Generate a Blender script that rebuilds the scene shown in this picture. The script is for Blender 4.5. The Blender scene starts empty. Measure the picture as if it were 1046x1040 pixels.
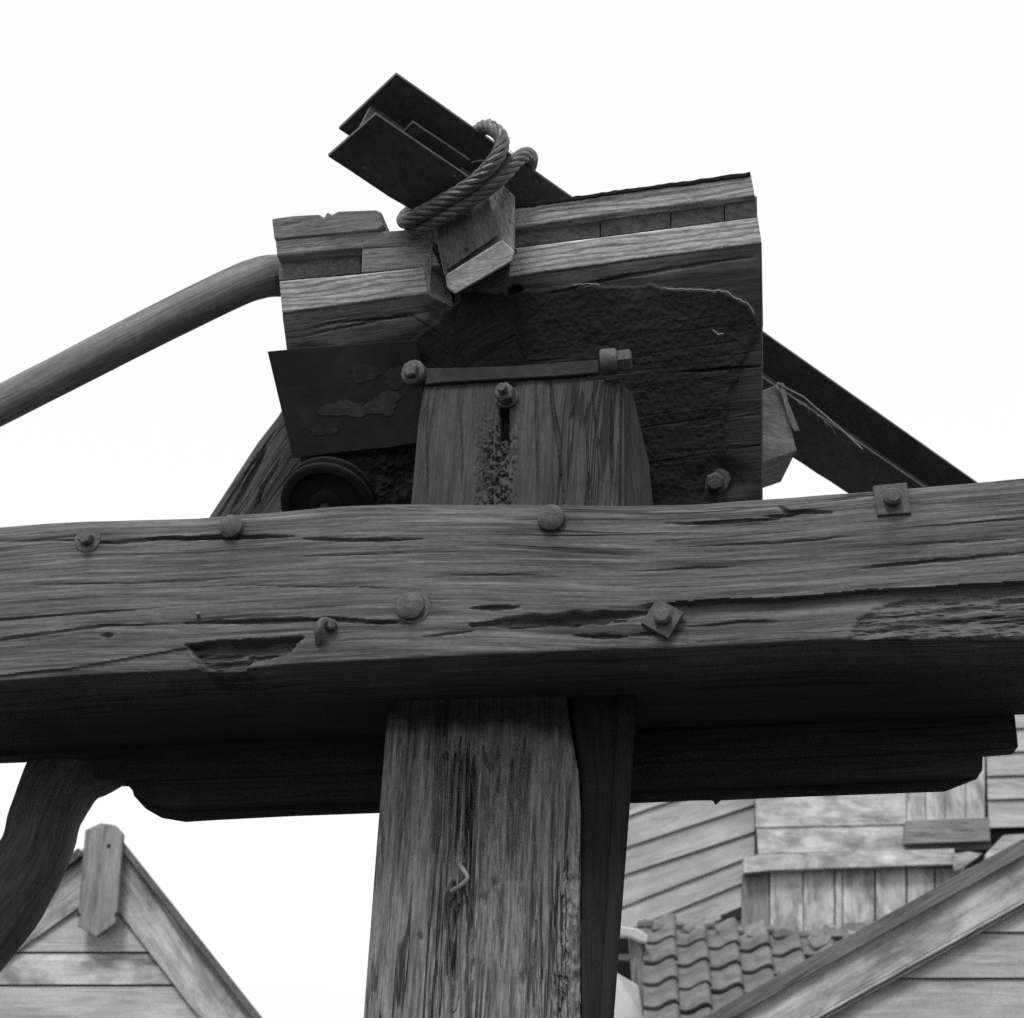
import bpy, bmesh, math, random
import numpy as np
from mathutils import Vector, Matrix

random.seed(7)
rng = np.random.default_rng(11)
sc = bpy.context.scene
col = sc.collection

# ------------------------------------------------------------------ camera
PITCH = math.radians(23.0)
CAMZ = 1.6
cam_d = bpy.data.cameras.new('camera')
cam = bpy.data.objects.new('camera', cam_d)
col.objects.link(cam)
cam.location = (0, 0, CAMZ)
cam.rotation_euler = (math.radians(90) + PITCH, 0, 0)
cam_d.lens = 80
cam_d.sensor_width = 56
cam_d.sensor_fit = 'AUTO'
cam_d.clip_start = 0.05
cam_d.clip_end = 2000
cam_d.dof.use_dof = True
cam_d.dof.focus_distance = 3.25
cam_d.dof.aperture_fstop = 9.0
sc.camera = cam

# ------------------------------------------------------------------ sky, sun, exposure
SUN_EL, SUN_AZ = math.radians(52), math.radians(198)     # azimuth clockwise from +Y
w = bpy.data.worlds.new("World")
sc.world = w
w.use_nodes = True
nt = w.node_tree
nt.nodes.clear()
sky = nt.nodes.new('ShaderNodeTexSky')
sky.sky_type = 'NISHITA'
sky.sun_disc = False
sky.sun_elevation = SUN_EL
sky.sun_rotation = SUN_AZ
sky.air_density = 1.0
sky.dust_density = 6.0
bw = nt.nodes.new('ShaderNodeRGBToBW')
mixv = nt.nodes.new('ShaderNodeMix')
mixv.data_type = 'FLOAT'
mixv.inputs[0].default_value = 0.72          # an even cloud cover over the clear-sky light
mixv.inputs[3].default_value = 9.0
bg = nt.nodes.new('ShaderNodeBackground')
bg.inputs['Strength'].default_value = 0.1
wo = nt.nodes.new('ShaderNodeOutputWorld')
nt.links.new(sky.outputs[0], bw.inputs[0])
nt.links.new(bw.outputs[0], mixv.inputs[2])
nt.links.new(mixv.outputs[0], bg.inputs['Color'])
nt.links.new(bg.outputs[0], wo.inputs['Surface'])

sun_d = bpy.data.lights.new('sun', 'SUN')
sun_d.energy = 1.5
sun_d.angle = math.radians(14)
sun_d.color = (1, 1, 1)
sun = bpy.data.objects.new('sun', sun_d)
col.objects.link(sun)
sdir = Vector((math.sin(SUN_AZ) * math.cos(SUN_EL), math.cos(SUN_AZ) * math.cos(SUN_EL), math.sin(SUN_EL)))
sun.rotation_euler = sdir.to_track_quat('Z', 'Y').to_euler()
sun.location = (0, -5, 12)

sc.view_settings.view_transform = 'Standard'
sc.view_settings.look = 'None'
sc.view_settings.gamma = 1
sc.view_settings.use_curve_mapping = False
sc.view_settings.exposure = 0.52
sc.render.engine = 'CYCLES'
sc.cycles.use_denoising = False          # keep the fine grain of the timber

# ------------------------------------------------------------------ geometry helpers
FPX = 80 / 56 * 1046
C0 = np.array([0, 0, CAMZ])
CR = np.array([1.0, 0, 0])
CU = np.array([0, -math.sin(PITCH), math.cos(PITCH)])
CF = np.array([0, math.cos(PITCH), math.sin(PITCH)])


def A(*v): return np.array(v, dtype=float)
def unit(v): return np.asarray(v, float) / np.linalg.norm(v)
def ray(x, y): return (x - 523) / FPX * CR + (520 - y) / FPX * CU + CF
def at(x, y, z): return C0 + z * ray(x, y)                      # survey point at depth z
def atY(x, y, Y):
    d = ray(x, y)
    return C0 + d * (Y / d[1])


def onp(x, y, pl):                                              # survey point on a plane (q, n)
    q, n = pl
    d = ray(x, y)
    return C0 + d * (np.dot(q - C0, n) / np.dot(d, n))


def nyaw(a, tilt=0.0):
    a = math.radians(a)
    return unit(A(math.sin(a), -math.cos(a), -tilt))


def dyaw(a):
    a = math.radians(a)
    return A(math.cos(a), math.sin(a), 0)


def shift(pl, d): return (pl[0] + pl[1] * d, pl[1])


# value noise ------------------------------------------------------
_tab = rng.random(65536)


def vnoise(x, y, seed=0):
    xi = np.floor(x).astype(np.int64); yi = np.floor(y).astype(np.int64)
    fx = x - xi; fy = y - yi
    fx = fx * fx * (3 - 2 * fx); fy = fy * fy * (3 - 2 * fy)
    def h(a, b): return _tab[(a * 7919 + b * 104729 + seed * 15731) & 65535]
    return (h(xi, yi) * (1 - fx) + h(xi + 1, yi) * fx) * (1 - fy) + (h(xi, yi + 1) * (1 - fx) + h(xi + 1, yi + 1) * fx) * fy


def fbm(x, y, o=4, seed=0, g=.5):
    s = 0; a = 1; t = 0
    for i in range(o):
        s = s + a * vnoise(x * 2 ** i, y * 2 ** i, seed + i * 13); t += a; a *= g
    return s / t - .5


def polyd(px, py, pts):
    """distance to polyline and position along it 0..1"""
    best = np.full(px.shape, 1e9); tt = np.zeros(px.shape)
    n = len(pts) - 1
    for i in range(n):
        (x0, y0), (x1, y1) = pts[i], pts[i + 1]
        dx, dy = x1 - x0, y1 - y0
        t = np.clip(((px - x0) * dx + (py - y0) * dy) / (dx * dx + dy * dy), 0, 1)
        d = np.hypot(px - x0 - t * dx, py - y0 - t * dy)
        m = d < best
        best = np.where(m, d, best); tt = np.where(m, (i + t) / n, tt)
    return best, tt


def inside(px, py, poly):
    r = np.zeros(px.shape, bool)
    j = len(poly) - 1
    for i in range(len(poly)):
        xi, yi = poly[i]; xj, yj = poly[j]
        if yi != yj:
            c = ((yi > py) != (yj > py)) & (px < (xj - xi) * (py - yi) / (yj - yi) + xi)
            r ^= c
        j = i
    return r


def crack(h, px, py, pts, wd, dep, seed=1):
    wob = 2.2 * fbm(px / 22, py / 22, 3, seed)
    d, t = polyd(px, py + wob, pts)
    wl = wd * (.25 + .75 * np.sin(np.pi * np.clip(t, .02, .98)) ** .5)
    wl = wl * (.75 + .9 * np.clip(vnoise(px / 14, py / 40, seed + 500), .15, 1))
    return h - dep * np.sin(np.pi * np.clip(t, .04, .96)) ** .6 * np.exp(-(d / wl) ** 4)


def soften(m, n=2):
    m = m.astype(float)
    for _ in range(n):
        p = np.pad(m, 1, mode='edge')
        m = (p[:-2, 1:-1] + p[2:, 1:-1] + p[1:-1, :-2] + p[1:-1, 2:] + 2 * m) / 6
    return m


# object helpers ---------------------------------------------------
def link(name, me, mat, parent=None, gco=None, label=None, kind=None):
    o = bpy.data.objects.new(name, me)
    col.objects.link(o)
    if parent is not None:
        o.parent = parent
    if mat is not None:
        me.materials.append(mat)
    if label: o['label'] = label
    if kind: o['kind'] = kind
    if gco is not None:
        a = me.attributes.new('gco', 'FLOAT_VECTOR', 'POINT')
        a.data.foreach_set('vector', np.asarray(gco, np.float32).ravel())
    return o


def thing(name, label, cat, loc=(0, 0, 0), group=None):
    o = bpy.data.objects.new(name, None)
    col.objects.link(o)
    o.empty_display_size = .1
    o['label'] = label; o['category'] = cat; o['kind'] = 'thing'
    if group: o['group'] = group
    return o


def tag(o, label, cat, group=None):
    o['label'] = label; o['category'] = cat; o['kind'] = 'thing'
    if group: o['group'] = group
    return o


def gco_of(V, g, hint=None):
    """grain coordinates: metres along the grain and across it, with a random offset"""
    g = unit(g)
    hint = A(0, 0, 1) if hint is None else hint
    if abs(np.dot(g, unit(hint))) > .95: hint = A(1, 0, 0)
    h = unit(np.cross(g, hint)); k = np.cross(g, h)
    V = np.asarray(V)
    off = rng.random(3) * 30
    return np.stack([V @ g, V @ h, V @ k], 1) + off


def prism(name, front, back, mat, parent=None, g=(1, 0, 0), bevel=0.004, label=None, back_pts=None, kind=None, jag=0.0):
    """a solid: front outline (3D points) pushed along the vector back (or to back_pts)"""
    F = [np.asarray(p, float) for p in front]
    B = [np.asarray(p, float) for p in back_pts] if back_pts is not None else [p + np.asarray(back, float) for p in F]
    bm = bmesh.new()
    fv = [bm.verts.new(p) for p in F]; bv = [bm.verts.new(p) for p in B]
    n = len(F)
    bm.faces.new(fv); bm.faces.new(bv[::-1])
    for i in range(n):
        bm.faces.new((fv[i], bv[i], bv[(i + 1) % n], fv[(i + 1) % n]))
    bmesh.ops.recalc_face_normals(bm, faces=bm.faces)
    if bevel > 0:
        bmesh.ops.bevel(bm, geom=list(bm.edges), offset=bevel, segments=1, affect='EDGES', profile=.7, clamp_overlap=True)
    if jag > 0:
        bmesh.ops.subdivide_edges(bm, edges=[e for e in bm.edges if e.calc_length() > .05], cuts=3, use_grid_fill=True)
        for v in bm.verts:
            v.co += Vector((rng.random(3) - .5) * jag)
    me = bpy.data.meshes.new(name)
    bm.to_mesh(me); bm.free()
    V = np.array([v.co for v in me.vertices])
    return link(name, me, mat, parent, gco_of(V, g), label, kind)


def samp(pts, ts):
    P = np.asarray(pts, float)
    s = np.concatenate([[0], np.cumsum(np.linalg.norm(np.diff(P, axis=0), axis=1))]); s /= s[-1]
    return np.stack([np.interp(ts, s, P[:, k]) for k in range(P.shape[1])], 1)


def slab(name, ea, eb, pl, back, nu, nv, mat, parent=None, hf=None, rnd=.006, stain=None, side_dark=0.0, label=None, is3d=False, flat=False, kind=None):
    """a timber: edge a and edge b are survey lines lying on the plane pl (grain runs along them);
    the face between them is a fine relief hf(px, py, u, v) and the body goes back along the vector back"""
    nrm = pl[1]
    back = np.asarray(back, float)
    tu = np.linspace(0, 1, nu)
    a2 = samp(ea, tu); b2 = samp(eb, tu)
    if is3d:
        a3, b3 = a2, b2
    else:
        a3 = np.array([onp(x, y, pl) for x, y in a2]); b3 = np.array([onp(x, y, pl) for x, y in b2])
    wid = np.linalg.norm(b3 - a3, axis=1).mean()
    leng = np.linalg.norm(np.diff((a3 + b3) / 2, axis=0), axis=1).sum()
    tv = np.linspace(0, 1, nv)
    if rnd > 0:
        r = min(rnd / wid, .2)
        tv = np.unique(np.concatenate([tv[(tv > r * 1.1) & (tv < 1 - r * 1.1)], [0, r * .12, r * .4, r, 1 - r, 1 - r * .4, 1 - r * .12, 1]]))
        r2 = min(rnd / leng, .2)
        tu2 = np.unique(np.concatenate([tu[(tu > r2 * 1.1) & (tu < 1 - r2 * 1.1)], [0, r2 * .4, r2, 1 - r2, 1 - r2 * .4, 1]]))
        a2 = np.stack([np.interp(tu2, tu, a2[:, k]) for k in range(a2.shape[1])], 1); b2 = np.stack([np.interp(tu2, tu, b2[:, k]) for k in range(b2.shape[1])], 1)
        a3 = np.stack([np.interp(tu2, tu, a3[:, k]) for k in range(3)], 1); b3 = np.stack([np.interp(tu2, tu, b3[:, k]) for k in range(3)], 1)
        tu = tu2
    nu, nv = len(tu), len(tv)
    P = a3[:, None, :] * (1 - tv)[None, :, None] + b3[:, None, :] * tv[None, :, None]
    PX = a2[:, None, :2] * (1 - tv)[None, :, None] + b2[:, None, :2] * tv[None, :, None]
    mid = (a3 + b3) / 2
    us = np.concatenate([[0], np.cumsum(np.linalg.norm(np.diff(mid, axis=0), axis=1))])
    Um = np.repeat(us[:, None], nv, 1); Vm = np.linalg.norm(b3 - a3, axis=1)[:, None] * tv[None, :]
    H = np.zeros((nu, nv))
    if hf is not None:
        H = H + hf(PX[..., 0], PX[..., 1], Um, Vm)
    if rnd > 0:
        dv = np.minimum(Vm, np.linalg.norm(b3 - a3, axis=1)[:, None] - Vm); du = np.minimum(Um, us[-1] - Um)
        d = np.minimum(dv, du) + 1e-9
        d = np.clip(rnd - d, 0, rnd)
        H = H - (rnd - np.sqrt(rnd * rnd - d * d)) * .8
    W = P + H[..., None] * nrm
    V = W.reshape(-1, 3)
    idx = np.arange(nu * nv).reshape(nu, nv)
    q = np.stack([idx[:-1, :-1], idx[1:, :-1], idx[1:, 1:], idx[:-1, 1:]], -1).reshape(-1, 4)
    loop = np.concatenate([idx[:, 0], idx[-1, 1:], idx[-2::-1, -1], idx[0, -2:0:-1]])
    m = len(loop)
    Pb = P.reshape(-1, 3)[loop] + back
    Pm = V[loop] * .94 + Pb * .06
    n0 = len(V)
    V2 = np.concatenate([V, Pb])
    ringF = np.stack([loop, np.roll(loop, -1), n0 + (np.arange(m) + 1) % m, n0 + np.arange(m)], -1)
    faces = [tuple(x) for x in q.tolist()] + [tuple(x[::-1]) for x in ringF.tolist()] + [tuple(range(n0 + m - 1, n0 - 1, -1))]
    me = bpy.data.meshes.new(name)
    me.from_pydata(V2.tolist(), [], faces)
    # outward orientation
    bm = bmesh.new(); bm.from_mesh(me); bmesh.ops.recalc_face_normals(bm, faces=bm.faces); bm.to_mesh(me); bm.free()
    if not flat:
        sm = np.zeros(len(me.polygons), bool); sm[:len(q)] = True
        me.polygons.foreach_set('use_smooth', sm)
        ed = set()
        me.update()
        bm = bmesh.new(); bm.from_mesh(me)
        for e in bm.edges:
            if len(e.link_faces) == 2 and e.calc_face_angle(0) > .9: e.smooth = False
        bm.to_mesh(me); bm.free()
    dl = np.linalg.norm(back)
    uf, vf = Um.reshape(-1), Vm.reshape(-1)
    g1 = np.stack([uf, vf, -H.reshape(-1)], 1)
    g2 = np.stack([uf[loop], vf[loop], np.full(m, dl)], 1)
    gco = np.concatenate([g1, g2]) + rng.random(3) * 30
    if stain is not None:
        sv = np.clip(stain(PX[..., 0], PX[..., 1], Um, Vm), 0, 1).reshape(-1)
        at_ = me.attributes.new('stain', 'FLOAT', 'POINT')  # darkening mask: tar, dirt and the painted shadow beside the bolts
        at_.data.foreach_set('value', np.concatenate([sv, np.maximum(sv[loop], side_dark)]).astype(np.float32))
    return link(name, me, mat, parent, gco, label, kind)


def frame_of(path):
    P = np.asarray(path, float)
    T = np.gradient(P, axis=0); T /= np.linalg.norm(T, axis=1)[:, None]
    N = np.zeros_like(P)
    a = A(0, 0, 1) if abs(T[0][2]) < .9 else A(1, 0, 0)
    N[0] = unit(a - T[0] * np.dot(a, T[0]))
    for i in range(1, len(P)):
        v = N[i - 1] - T[i] * np.dot(N[i - 1], T[i])
        N[i] = unit(v)
    return P, T, N, np.cross(T, N)


def smooth_path(pts, n):
    P = np.asarray(pts, float); m = len(P)
    Q = np.concatenate([[2 * P[0] - P[1]], P, [2 * P[-1] - P[-2]]])
    out = []
    for t in np.linspace(0, m - 1 - 1e-6, n):
        i = int(t); f = t - i
        p0, p1, p2, p3 = Q[i], Q[i + 1], Q[i + 2], Q[i + 3]
        out.append(.5 * ((2 * p1) + (-p0 + p2) * f + (2 * p0 - 5 * p1 + 4 * p2 - p3) * f * f + (-p0 + 3 * p1 - 3 * p2 + p3) * f ** 3))
    return np.array(out)


def tube(name, path, rad, mat, parent=None, seg=10, label=None, rough=0.0, sq=0.0, seed=3, kind=None):
    P, T, N, B = frame_of(path)
    n = len(P)
    R = np.full(n, rad) if np.isscalar(rad) else np.asarray(rad, float)
    th = np.linspace(0, 2 * np.pi, seg, endpoint=False)
    c, s = np.cos(th), np.sin(th)
    if sq > 0:
        k = (1 - sq) + sq / np.maximum(abs(c), abs(s))
        c, s = c * k, s * k
    L = np.concatenate([[0], np.cumsum(np.linalg.norm(np.diff(P, axis=0), axis=1))])
    RR = np.repeat(R[:, None], seg, 1)
    if rough > 0:
        X = np.repeat(L[:, None], seg, 1)
        RR = RR * (1 + rough * (fbm(X * 9, np.repeat((3 * c + 7)[None], n, 0) * 1.3 + 2 * np.repeat(s[None], n, 0), 4, seed) * 2))
    V = P[:, None, :] + RR[..., None] * (c[None, :, None] * N[:, None, :] + s[None, :, None] * B[:, None, :])
    g = np.stack([np.repeat(L[:, None], seg, 1), RR * c[None], RR * s[None]], -1).reshape(-1, 3) + rng.random(3) * 30
    V = V.reshape(-1, 3)
    faces = []
    for i in range(n - 1):
        for j in range(seg):
            k = (j + 1) % seg
            faces.append((i * seg + j, i * seg + k, (i + 1) * seg + k, (i + 1) * seg + j))
    faces.append(tuple(range(seg - 1, -1, -1))); faces.append(tuple(range((n - 1) * seg, n * seg)))
    me = bpy.data.meshes.new(name)
    me.from_pydata(V.tolist(), [], faces)
    bm = bmesh.new(); bm.from_mesh(me); bmesh.ops.recalc_face_normals(bm, faces=bm.faces)
    for f in bm.faces: f.smooth = len(f.verts) == 4
    for e in bm.edges:
        if len(e.link_faces) == 2 and e.calc_face_angle(0) > .7: e.smooth = False
    bm.to_mesh(me); bm.free()
    return link(name, me, mat, parent, g, label, kind)


def lathe(name, c, axis, prof, mat, parent=None, seg=20, spin=0, jit=0.0, label=None):
    """turned solid: prof = (radius, height along axis); seg=4 or 6 gives square and hexagon heads"""
    axis = unit(axis)
    a = A(0, 0, 1) if abs(axis[2]) < .9 else A(1, 0, 0)
    e1 = unit(np.cross(a, axis)); e2 = np.cross(axis, e1)
    V = []; faces = []
    for r, h in prof:
        for j in range(seg):
            t = 2 * math.pi * j / seg + spin
            rr = r * (1 + jit * (rng.random() - .5))
            V.append(c + axis * h + rr * (math.cos(t) * e1 + math.sin(t) * e2))
    n = len(prof)
    for i in range(n - 1):
        for j in range(seg):
            k = (j + 1) % seg
            faces.append((i * seg + j, i * seg + k, (i + 1) * seg + k, (i + 1) * seg + j))
    faces.append(tuple(range(seg))); faces.append(tuple(range((n - 1) * seg, n * seg)))
    me = bpy.data.meshes.new(name)
    me.from_pydata([tuple(v) for v in V], [], faces)
    bm = bmesh.new(); bm.from_mesh(me); bmesh.ops.recalc_face_normals(bm, faces=bm.faces)
    if seg > 8:
        for f in bm.faces: f.smooth = len(f.verts) == 4
        for e in bm.edges:
            if len(e.link_faces) == 2 and e.calc_face_angle(0) > .6: e.smooth = False
    bm.to_mesh(me); bm.free()
    return link(name, me, mat, parent, gco_of(V, axis), label)


# ------------------------------------------------------------------ materials
class NB:
    def __init__(s, name):
        s.m = bpy.data.materials.new(name); s.m.use_nodes = True
        s.t = s.m.node_tree; s.t.nodes.clear()
        s.out = s.n('ShaderNodeOutputMaterial'); s.b = s.n('ShaderNodeBsdfPrincipled')
        s.l(s.b.outputs[0], s.out.inputs[0])
        at_ = s.n('ShaderNodeAttribute'); at_.attribute_name = 'gco'
        s.g = at_.outputs['Vector']

    def n(s, t): return s.t.nodes.new(t)
    def l(s, a, b): s.t.links.new(a, b)

    def sc(s, v):
        m = s.n('ShaderNodeVectorMath'); m.operation = 'MULTIPLY'
        s.l(s.g, m.inputs[0]); m.inputs[1].default_value = v
        return m.outputs[0]

    def noise(s, v, scale=1, detail=6, rough=.6, dist=0.0):
        n = s.n('ShaderNodeTexNoise'); s.l(s.sc(v), n.inputs['Vector'])
        n.inputs['Scale'].default_value = scale; n.inputs['Detail'].default_value = detail
        n.inputs['Roughness'].default_value = rough; n.inputs['Distortion'].default_value = dist
        return n.outputs['Fac']

    def ramp(s, f, stops):
        r = s.n('ShaderNodeValToRGB'); s.l(f, r.inputs[0])
        e = r.color_ramp.elements
        while len(e) < len(stops): e.new(.5)
        for x, (p, c) in zip(e, stops):
            x.position = p; x.color = (c, c, c, 1)
        return r.outputs[0]

    def math(s, op, a, b=None, clamp=False):
        m = s.n('ShaderNodeMath'); m.operation = op; m.use_clamp = clamp
        for i, v in enumerate((a, b)):
            if v is None: continue
            if isinstance(v, (int, float)): m.inputs[i].default_value = v
            else: s.l(v, m.inputs[i])
        return m.outputs[0]

    def lerp(s, f, a, b):
        m = s.n('ShaderNodeMix'); m.data_type = 'FLOAT'
        for i, v in ((0, f), (2, a), (3, b)):
            if isinstance(v, (int, float)): m.inputs[i].default_value = v
            else: s.l(v, m.inputs[i])
        return m.outputs[0]

    def finish(s, colr, bump, rough, strength=.5, dist=.004, metal=0.0, spec=.3):
        s.l(colr, s.b.inputs['Base Color'])
        if isinstance(rough, (int, float)): s.b.inputs['Roughness'].default_value = rough
        else: s.l(rough, s.b.inputs['Roughness'])
        s.b.inputs['Metallic'].default_value = metal
        s.b.inputs['Specular IOR Level'].default_value = spec
        if bump is not None:
            bp = s.n('ShaderNodeBump'); bp.inputs['Strength'].default_value = strength; bp.inputs['Distance'].default_value = dist
            s.l(bump, bp.inputs['Height']); s.l(bp.outputs[0], s.b.inputs['Normal'])
        return s.m


def wood(name, lo, hi, along=1.6, across=34, fine=110, blotch=.35, cracks=.5, strength=.6, dist=.004, bsc=3.0, stain=0.0, rough=.85, ring=0.0, tar=0.0, crisp=.4):
    b = NB(name)
    n1 = b.noise((along, across, across), 1, 8, .68, .12)
    n2 = b.noise((along * 4, fine * 1.5, fine * 1.5), 1, 5, .68, .1)
    n7 = b.noise((60, 160, 160), 1, 3, .6, 0)
    n3 = b.noise((bsc * .6, bsc, bsc), 1, 5, .6, .6)
    base = b.ramp(n1, [(.28, lo * .7), (.45, (lo + hi) / 2 * .85), (.58, (lo + hi) / 2), (.74, hi)])
    f = b.math('MULTIPLY', b.ramp(n2, [(.33, 1 - crisp), (.5, 1.0), (.68, 1 + crisp)]), b.math('ADD', b.math('MULTIPLY', n7, .7), .65))
    c = b.math('MULTIPLY', base, f)
    bl = b.ramp(n3, [(.3, 1 - blotch), (.68, 1 + blotch * .6)])
    c = b.math('MULTIPLY', c, bl)
    height = b.math('ADD', b.math('MULTIPLY', n1, .8), b.math('MULTIPLY', n2, .5))
    if ring > 0:
        wv = b.n('ShaderNodeTexWave'); wv.wave_type = 'BANDS'; wv.bands_direction = 'Y'
        b.l(b.sc((2.6, 14, 14)), wv.inputs['Vector']); wv.inputs['Scale'].default_value = 1.6; wv.inputs['Distortion'].default_value = 16
        wv.inputs['Detail'].default_value = 3; wv.inputs['Detail Scale'].default_value = .5
        rg = b.ramp(wv.outputs['Fac'], [(.1, 1 - ring), (.6, 1.0)])
        c = b.math('MULTIPLY', c, rg)
        height = b.math('ADD', height, b.math('MULTIPLY', rg, .5))
    if cracks > 0:
        n4 = b.noise((along * .55, across * .8, across * .8), 1, 3, .5, .5)
        ck = b.ramp(b.math('ABSOLUTE', b.math('SUBTRACT', n4, .5)), [(0, 0.0), (.012, 0.15), (.028, 1.0)])
        n5 = b.noise((1.3, 6, 6), 1, 3, .5, 0)
        gate = b.ramp(n5, [(.5, 1.0), (.6, 0.0)])
        ck = b.math('MAXIMUM', ck, gate)
        c = b.math('MULTIPLY', c, b.lerp(cracks, 1.0, ck))
        height = b.math('ADD', height, b.math('MULTIPLY', ck, 1.2))
    if stain > 0:
        n6 = b.noise((2.4, 5.5, 5.5), 1, 6, .6, .8)
        st = b.ramp(n6, [(.40, 1 - stain), (.55, 1.0)])
        c = b.math('MULTIPLY', c, st)
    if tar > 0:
        ta = b.n('ShaderNodeAttribute'); ta.attribute_name = 'stain'  # darkening mask: tar, dirt and the painted shadow beside the bolts
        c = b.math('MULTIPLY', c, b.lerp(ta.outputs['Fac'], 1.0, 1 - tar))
    return b.finish(c, height, rough, strength, dist)


def metal(name, lo, hi, sc_=22, rough=.6, strength=.5, dist=.003, pit=.3, met=.0):
    b = NB(name)
    n1 = b.noise((sc_, sc_, sc_), 1, 8, .68, .4)
    n2 = b.noise((sc_ * 6, sc_ * 6, sc_ * 6), 1, 4, .6, 0)
    n3 = b.noise((4, 4, 4), 1, 4, .6, .8)
    c = b.ramp(n1, [(.32, lo), (.6, (lo + hi) / 2), (.75, hi)])
    c = b.math('MULTIPLY', c, b.ramp(n3, [(.35, 1 - pit), (.65, 1 + pit)]))
    h = b.math('ADD', n1, b.math('MULTIPLY', n2, .6))
    return b.finish(c, h, rough, strength, dist, met, .4)


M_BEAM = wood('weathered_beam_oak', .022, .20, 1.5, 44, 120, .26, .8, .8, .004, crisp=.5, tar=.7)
M_DARK = wood('tarred_timber', .016, .048, 1.2, 26, 80, .35, .4, .6, .004)
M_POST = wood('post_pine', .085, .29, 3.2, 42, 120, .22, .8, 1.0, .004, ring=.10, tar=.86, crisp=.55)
M_HEAD = wood('post_head_oak', .028, .085, 2.4, 38, 110, .3, .7, .9, .005)
M_OAK = wood('new_sawn_oak', .44, .66, 7, 60, 150, .16, .3, .5, .002, ring=.42)
M_OAKD = wood('aged_sawn_oak', .20, .37, 4.2, 50, 120, .3, .4, .5, .002)
M_CHOCK = wood('chock_face', .085, .17, 4, 46, 120, .3, .4, .5, .002)
M_END = wood('oak_end_grain', .11, .19, 14, 22, 60, .3, .3, .4, .002)
M_TAR = metal('tar_and_rust_crust', .005, .030, 60, .9, .9, .006, .55)
M_STEEL = metal('dull_steel', .035, .095, 60, .6, .4, .001, .3)
M_PLATE = metal('rusty_dark_plate', .003, .014, 14, .9, .5, .002, .6)
M_NAIL = metal('worn_nail_iron', .16, .28, 50, .5, .3, .001, .2)
M_TARPOST = wood('tarred_post', .006, .024, 1.4, 34, 100, .3, .5, .8, .004, crisp=.5)
M_FLAKE = metal('rust_flake', .012, .036, 50, .9, .6, .002, .5)
M_BOLT = metal('rusty_bolt_iron', .04, .15, 60, .7, .9, .003, .25)
M_EDGE = metal('bright_cut_edge', .16, .28, 40, .6, .3, .001, .2)
M_ROPE = metal('galvanised_wire', .07, .17, 60, .45, .5, .001, .2)
M_FELT = metal('roofing_felt', .012, .03, 60, .95, .9, .004, .3)
M_POLE = wood('grey_pole_wood', .12, .22, 2.0, 40, 130, .25, .25, .35, .001)
M_LOG = wood('crooked_log', .05, .14, 2.4, 26, 80, .4, .5, .8, .004)
M_SIDING = wood('faded_siding', .36, .45, 1.2, 12, 60, .20, .2, .35, .002, bsc=3, stain=.14, crisp=.15)
M_SLANT = wood('slanting_siding', .31, .38, 1.2, 12, 60, .16, .2, .35, .002, bsc=3, stain=.10, crisp=.12)
M_SIDINGB = wood('stained_siding', .41, .57, 1.2, 10, 50, .34, .3, .35, .002, bsc=8, stain=.42, crisp=.15)
M_BARGE = wood('painted_bargeboard', .33, .52, 1.4, 20, 70, .28, .5, .5, .002, bsc=6, stain=.42, crisp=.2)
M_GREY = wood('grey_board', .16, .28, 1.4, 22, 70, .25, .4, .4, .002)
M_DKBOARD = wood('dark_strip_wood', .08, .15, 1.4, 22, 70, .25, .4, .4, .002)
M_TILE = metal('clay_pantile', .10, .20, 14, .85, .6, .003, .3)
M_MORTAR = metal('lime_mortar', .16, .36, 12, .95, .9, .01, .3)
M_ZINC = metal('painted_gutter', .55, .75, 10, .6, .2, .001, .1)
M_WHITE = metal('whitewashed_wall', .62, .78, 6, .9, .3, .002, .06)


def ground_mat():
    b = NB('trodden_grass')
    n = b.noise((1, 1, 1), .8, 8, .65, .2); n2 = b.noise((30, 30, 30), 1, 4, .6)
    c = b.math('MULTIPLY', b.ramp(n, [(.3, .03), (.7, .085)]), b.math('ADD', n2, .5))
    return b.finish(c, n2, .95, .8, .03)


# ------------------------------------------------------------------ ground
def ground():
    n = 40
    xs = np.concatenate([np.linspace(-900, -25, 8), np.linspace(-20, 20, n), np.linspace(25, 900, 8)])
    ys = xs + 8
    V = []; m = len(xs)
    for x in xs:
        for y in ys:
            z = .05 * float(fbm(np.array([x * .6]), np.array([y * .6]), 4, 5)[0]) - .03 if abs(x) < 25 else -.03
            V.append((x, y, z))
    F = [(i * m + j, (i + 1) * m + j, (i + 1) * m + j + 1, i * m + j + 1) for i in range(m - 1) for j in range(m - 1)]
    me = bpy.data.meshes.new('ground'); me.from_pydata(V, [], F)
    for p in me.polygons: p.use_smooth = True
    link('ground', me, ground_mat(), None, np.array(V), kind='structure')


ground()

# ------------------------------------------------------------------ reference planes of the timber frame
N8, D8 = nyaw(-8), dyaw(-8)
Q0 = atY(523, 600, 2.78)
PB = (Q0, N8)                         # front face of the long beam
PBACK = shift(PB, -.312)              # where the posts stand
PREAR = shift(PB, -.625)              # front of the rear timber and the bolster
UP = A(0, 0, 1)


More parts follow.
